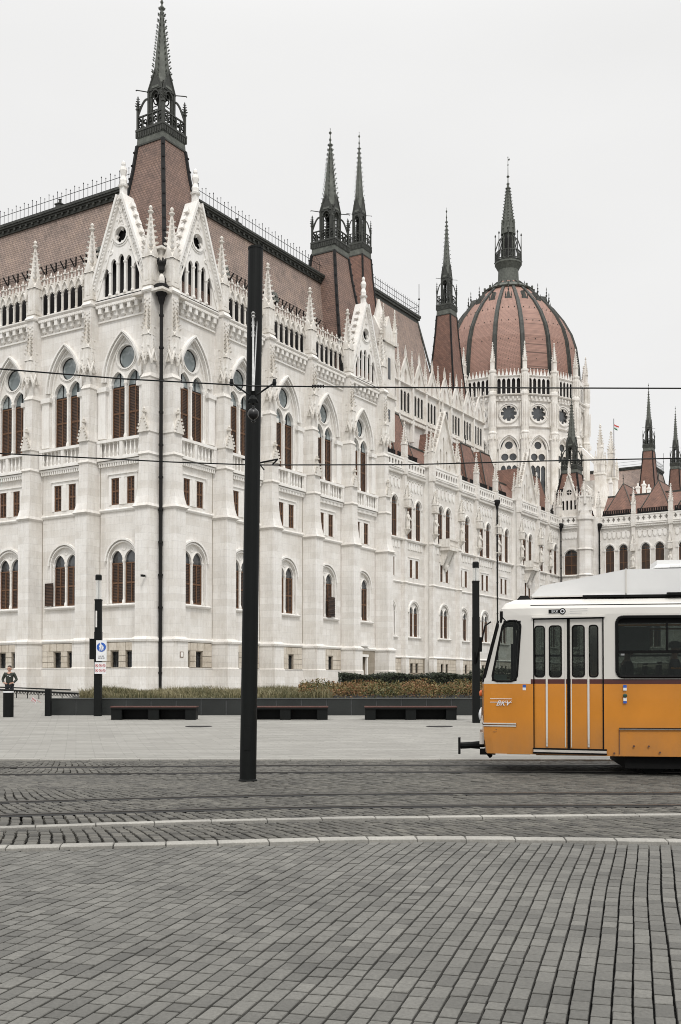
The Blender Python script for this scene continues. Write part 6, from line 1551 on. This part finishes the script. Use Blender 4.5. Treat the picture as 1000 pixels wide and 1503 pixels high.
def person(label, loc, rot, pose, H=1.78, top=None, hat=None, group=None):
    o = thing('person', label, 'person', loc, rot, group)
    s = H/1.78; sit = pose == 'sit'; hz = .0 if not sit else -.42
    def S_(x, y, z): return (x*s, y*s, (z+hz)*s)
    if sit: legs = lambda sd: [(S_(sd*.1,-.02,.93),.09),(S_(sd*.12,-.42,.93),.072),(S_(sd*.12,-.44,.52),.052),(S_(sd*.12,-.46,.5),.045)]
    else: legs = lambda sd: [(S_(sd*.1,0,.9),.092),(S_(sd*.12,-.02,.5),.066),(S_(sd*.135,.01,.12),.048),(S_(sd*.14,-.02,.07),.045)]
    # arms: hands brought to the belt, elbows out
    if sit: arms = lambda sd: [(S_(sd*.19,0,1.43),.06),(S_(sd*.25,-.02,1.16),.048),(S_(sd*.14,-.25,1.06),.036),(S_(sd*.1,-.31,1.05),.03)]
    else: arms = lambda sd: [(S_(sd*.19,0,1.43),.062),(S_(sd*.31,.03,1.17),.05),(S_(sd*.2,-.14,1.03),.037),(S_(sd*.15,-.17,1.02),.032)]
    tr_ = [(S_(0,0,.94),(.15,.11)),(S_(0,-.01,1.12),(.14,.10)),(S_(0,-.01,1.3),(.165,.11)),(S_(0,0,1.42),(.13,.09)),(S_(0,0,1.5),.055),(S_(0,-.012,1.555),.055),(S_(0,-.02,1.62),(.072,.085)),(S_(0,-.02,1.69),(.075,.09)),(S_(0,-.01,1.745),(.05,.06))]
    n = len(tr_); parts = [tr_]; base = n
    for sd in (-1, 1):
        parts.append([3]+[(p, r*.85) for p, r in arms(sd)]); 
    for sd in (-1, 1): parts.append([0]+[(p, r*.85) for p, r in legs(sd)])
    body = skin_mesh('body', *chain(parts), M['skin'], o)
    # face and hands
    f = MB(); hz_ = hz
    f.wedge(-.016*s,.016*s,(-.118)*s,-.09*s,(1.6+hz)*s,(1.65+hz)*s,-.008*s,.008*s,-.1*s,-.085*s)
    for sd in (-1,1): f.lathe([(.005,(1.59+hz)*s),(.018*s,(1.61+hz)*s),(.02*s,(1.64+hz)*s),(.005,(1.66+hz)*s)],6,sd*.083*s,-.01*s)
    f.build('nose_and_ears', M['skin'], body)
    f = MB()
    for sd in (-1,1): f.box(sd*.03*s-.011,sd*.03*s+.011,-.108*s,-.098*s,(1.648+hz)*s,(1.66+hz)*s)
    f.box(-.022*s,.022*s,-.112*s,-.1*s,(1.567+hz)*s,(1.574+hz)*s); f.build('eyes_and_mouth', M['trous'], body)
    for sd in (-1, 1):
        w = arms(sd)[-1][0]; V, E, R_ = [w], [], [.022*s]; tip = Vector(w)
        d = Vector((-sd*.75,-.45,-.3)).normalized() if not sit else Vector((-sd*.2,-.9,-.2)).normalized(); side = d.cross(Vector((0,0,1))).normalized()
        up = side.cross(d); palm = tip+d*.05*s; V.append(tuple(palm)); E.append((0,1)); R_.append((.028*s,.016*s))
        for q in range(4):
            b_ = palm+up*(.024-.016*q)*s+d*.02*s; k1 = b_+d*(.03 if q in (1,2) else .024)*s; k2 = k1+d*.02*s-side*.012*s*sd
            i = len(V); V += [tuple(b_), tuple(k1), tuple(k2)]; E += [(1,i),(i,i+1),(i+1,i+2)]; R_ += [.0085*s,.008*s,.0065*s]
        i = len(V); b_ = tip+up*.03*s+d*.02*s; V += [tuple(b_), tuple(b_+d*.03*s+up*.012*s)]; E += [(0,i),(i,i+1)]; R_ += [.01*s,.008*s]
        skin_mesh('hand', V, E, R_, M['skin'], body, 1)
    jt = [(p, (tuple(q*1.14 for q in r) if isinstance(r, tuple) else r*1.14)) for p, r in tr_[:4]]+[(S_(0,0,1.465),.068)]
    parts = [jt]+[[3]+[(p, r*1.22) for p, r in arms(sd)[:3]] for sd in (-1,1)]
    jk = skin_mesh('jacket', *chain(parts), top or M['jacket'], o)
    if not sit:
        f = MB(); f.box(-.055*s,-.005*s,-.152*s,-.13*s,1.33*s,1.35*s); f.box(.03*s,.085*s,-.15*s,-.12*s,1.3*s,1.335*s); f.build('chest_badge', M['white'], jk)
        f = MB(); f.lathe([(.155*s,.95*s),(.155*s,.99*s)],16); f.box(-.03*s,.03*s,-.17*s,-.14*s,.95*s,.99*s); f.build('belt', M['shoe'], o)
    parts = [[(tr_[0][0], (.158,.118))]]+[[0]+[(p, r*1.12) for p, r in legs(sd)[:3]] for sd in (-1,1)]
    skin_mesh('trousers', *chain(parts), M['trous'], o)
    for sd in (-1,1):
        e = legs(sd)[-1][0]; f = MB(); f.wedge(e[0]-.045,e[0]+.045,e[1]-.19,e[1]+.08,e[2]-.075,e[2]-.01,e[0]-.035,e[0]+.035,e[1]-.12,e[1]+.06); f.build('shoe', M['shoe'], o)
    f = MB()
    if hat: f.lathe([(.115*s,(1.68+hz)*s),(.12*s,(1.72+hz)*s),(.105*s,(1.77+hz)*s),(.05*s,(1.8+hz)*s)],14,0,-.015*s); f.box(-.08*s,.08*s,-.2*s,-.08*s,(1.68+hz)*s,(1.69+hz)*s); f.build('cap', hat, o)
    else:
        f.lathe([(.078*s,(1.69+hz)*s),(.088*s,(1.72+hz)*s),(.08*s,(1.755+hz)*s),(.045*s,(1.785+hz)*s),(.01,(1.793+hz)*s)],14,0,.008*s); f.build('hair', M['hair'], o)
    return o
pp = at(14, 1037, 46)
person('man in a dark green jacket standing behind the round bollard, hands at his belt', (pp.x, 46, GZ(46)), 0, 'stand', 1.78)
M['grayc'] = noisy('grey_cap', (.16,.16,.165), .2, 9, .8); M['darkc'] = noisy('dark_coat', (.014,.013,.018), .3, 9, .8)
person('passenger in a dark coat and grey cap seated by the tram window at right edge', (5.86, YN+.55, 1.0-.06), 1.3, 'sit', 1.74, M['darkc'], M['grayc'])
person('bareheaded passenger in a dark coat sitting deeper inside the tram', (5.35, YF-.75, .98-.06), 1.5, 'sit', 1.74, M['darkc'])
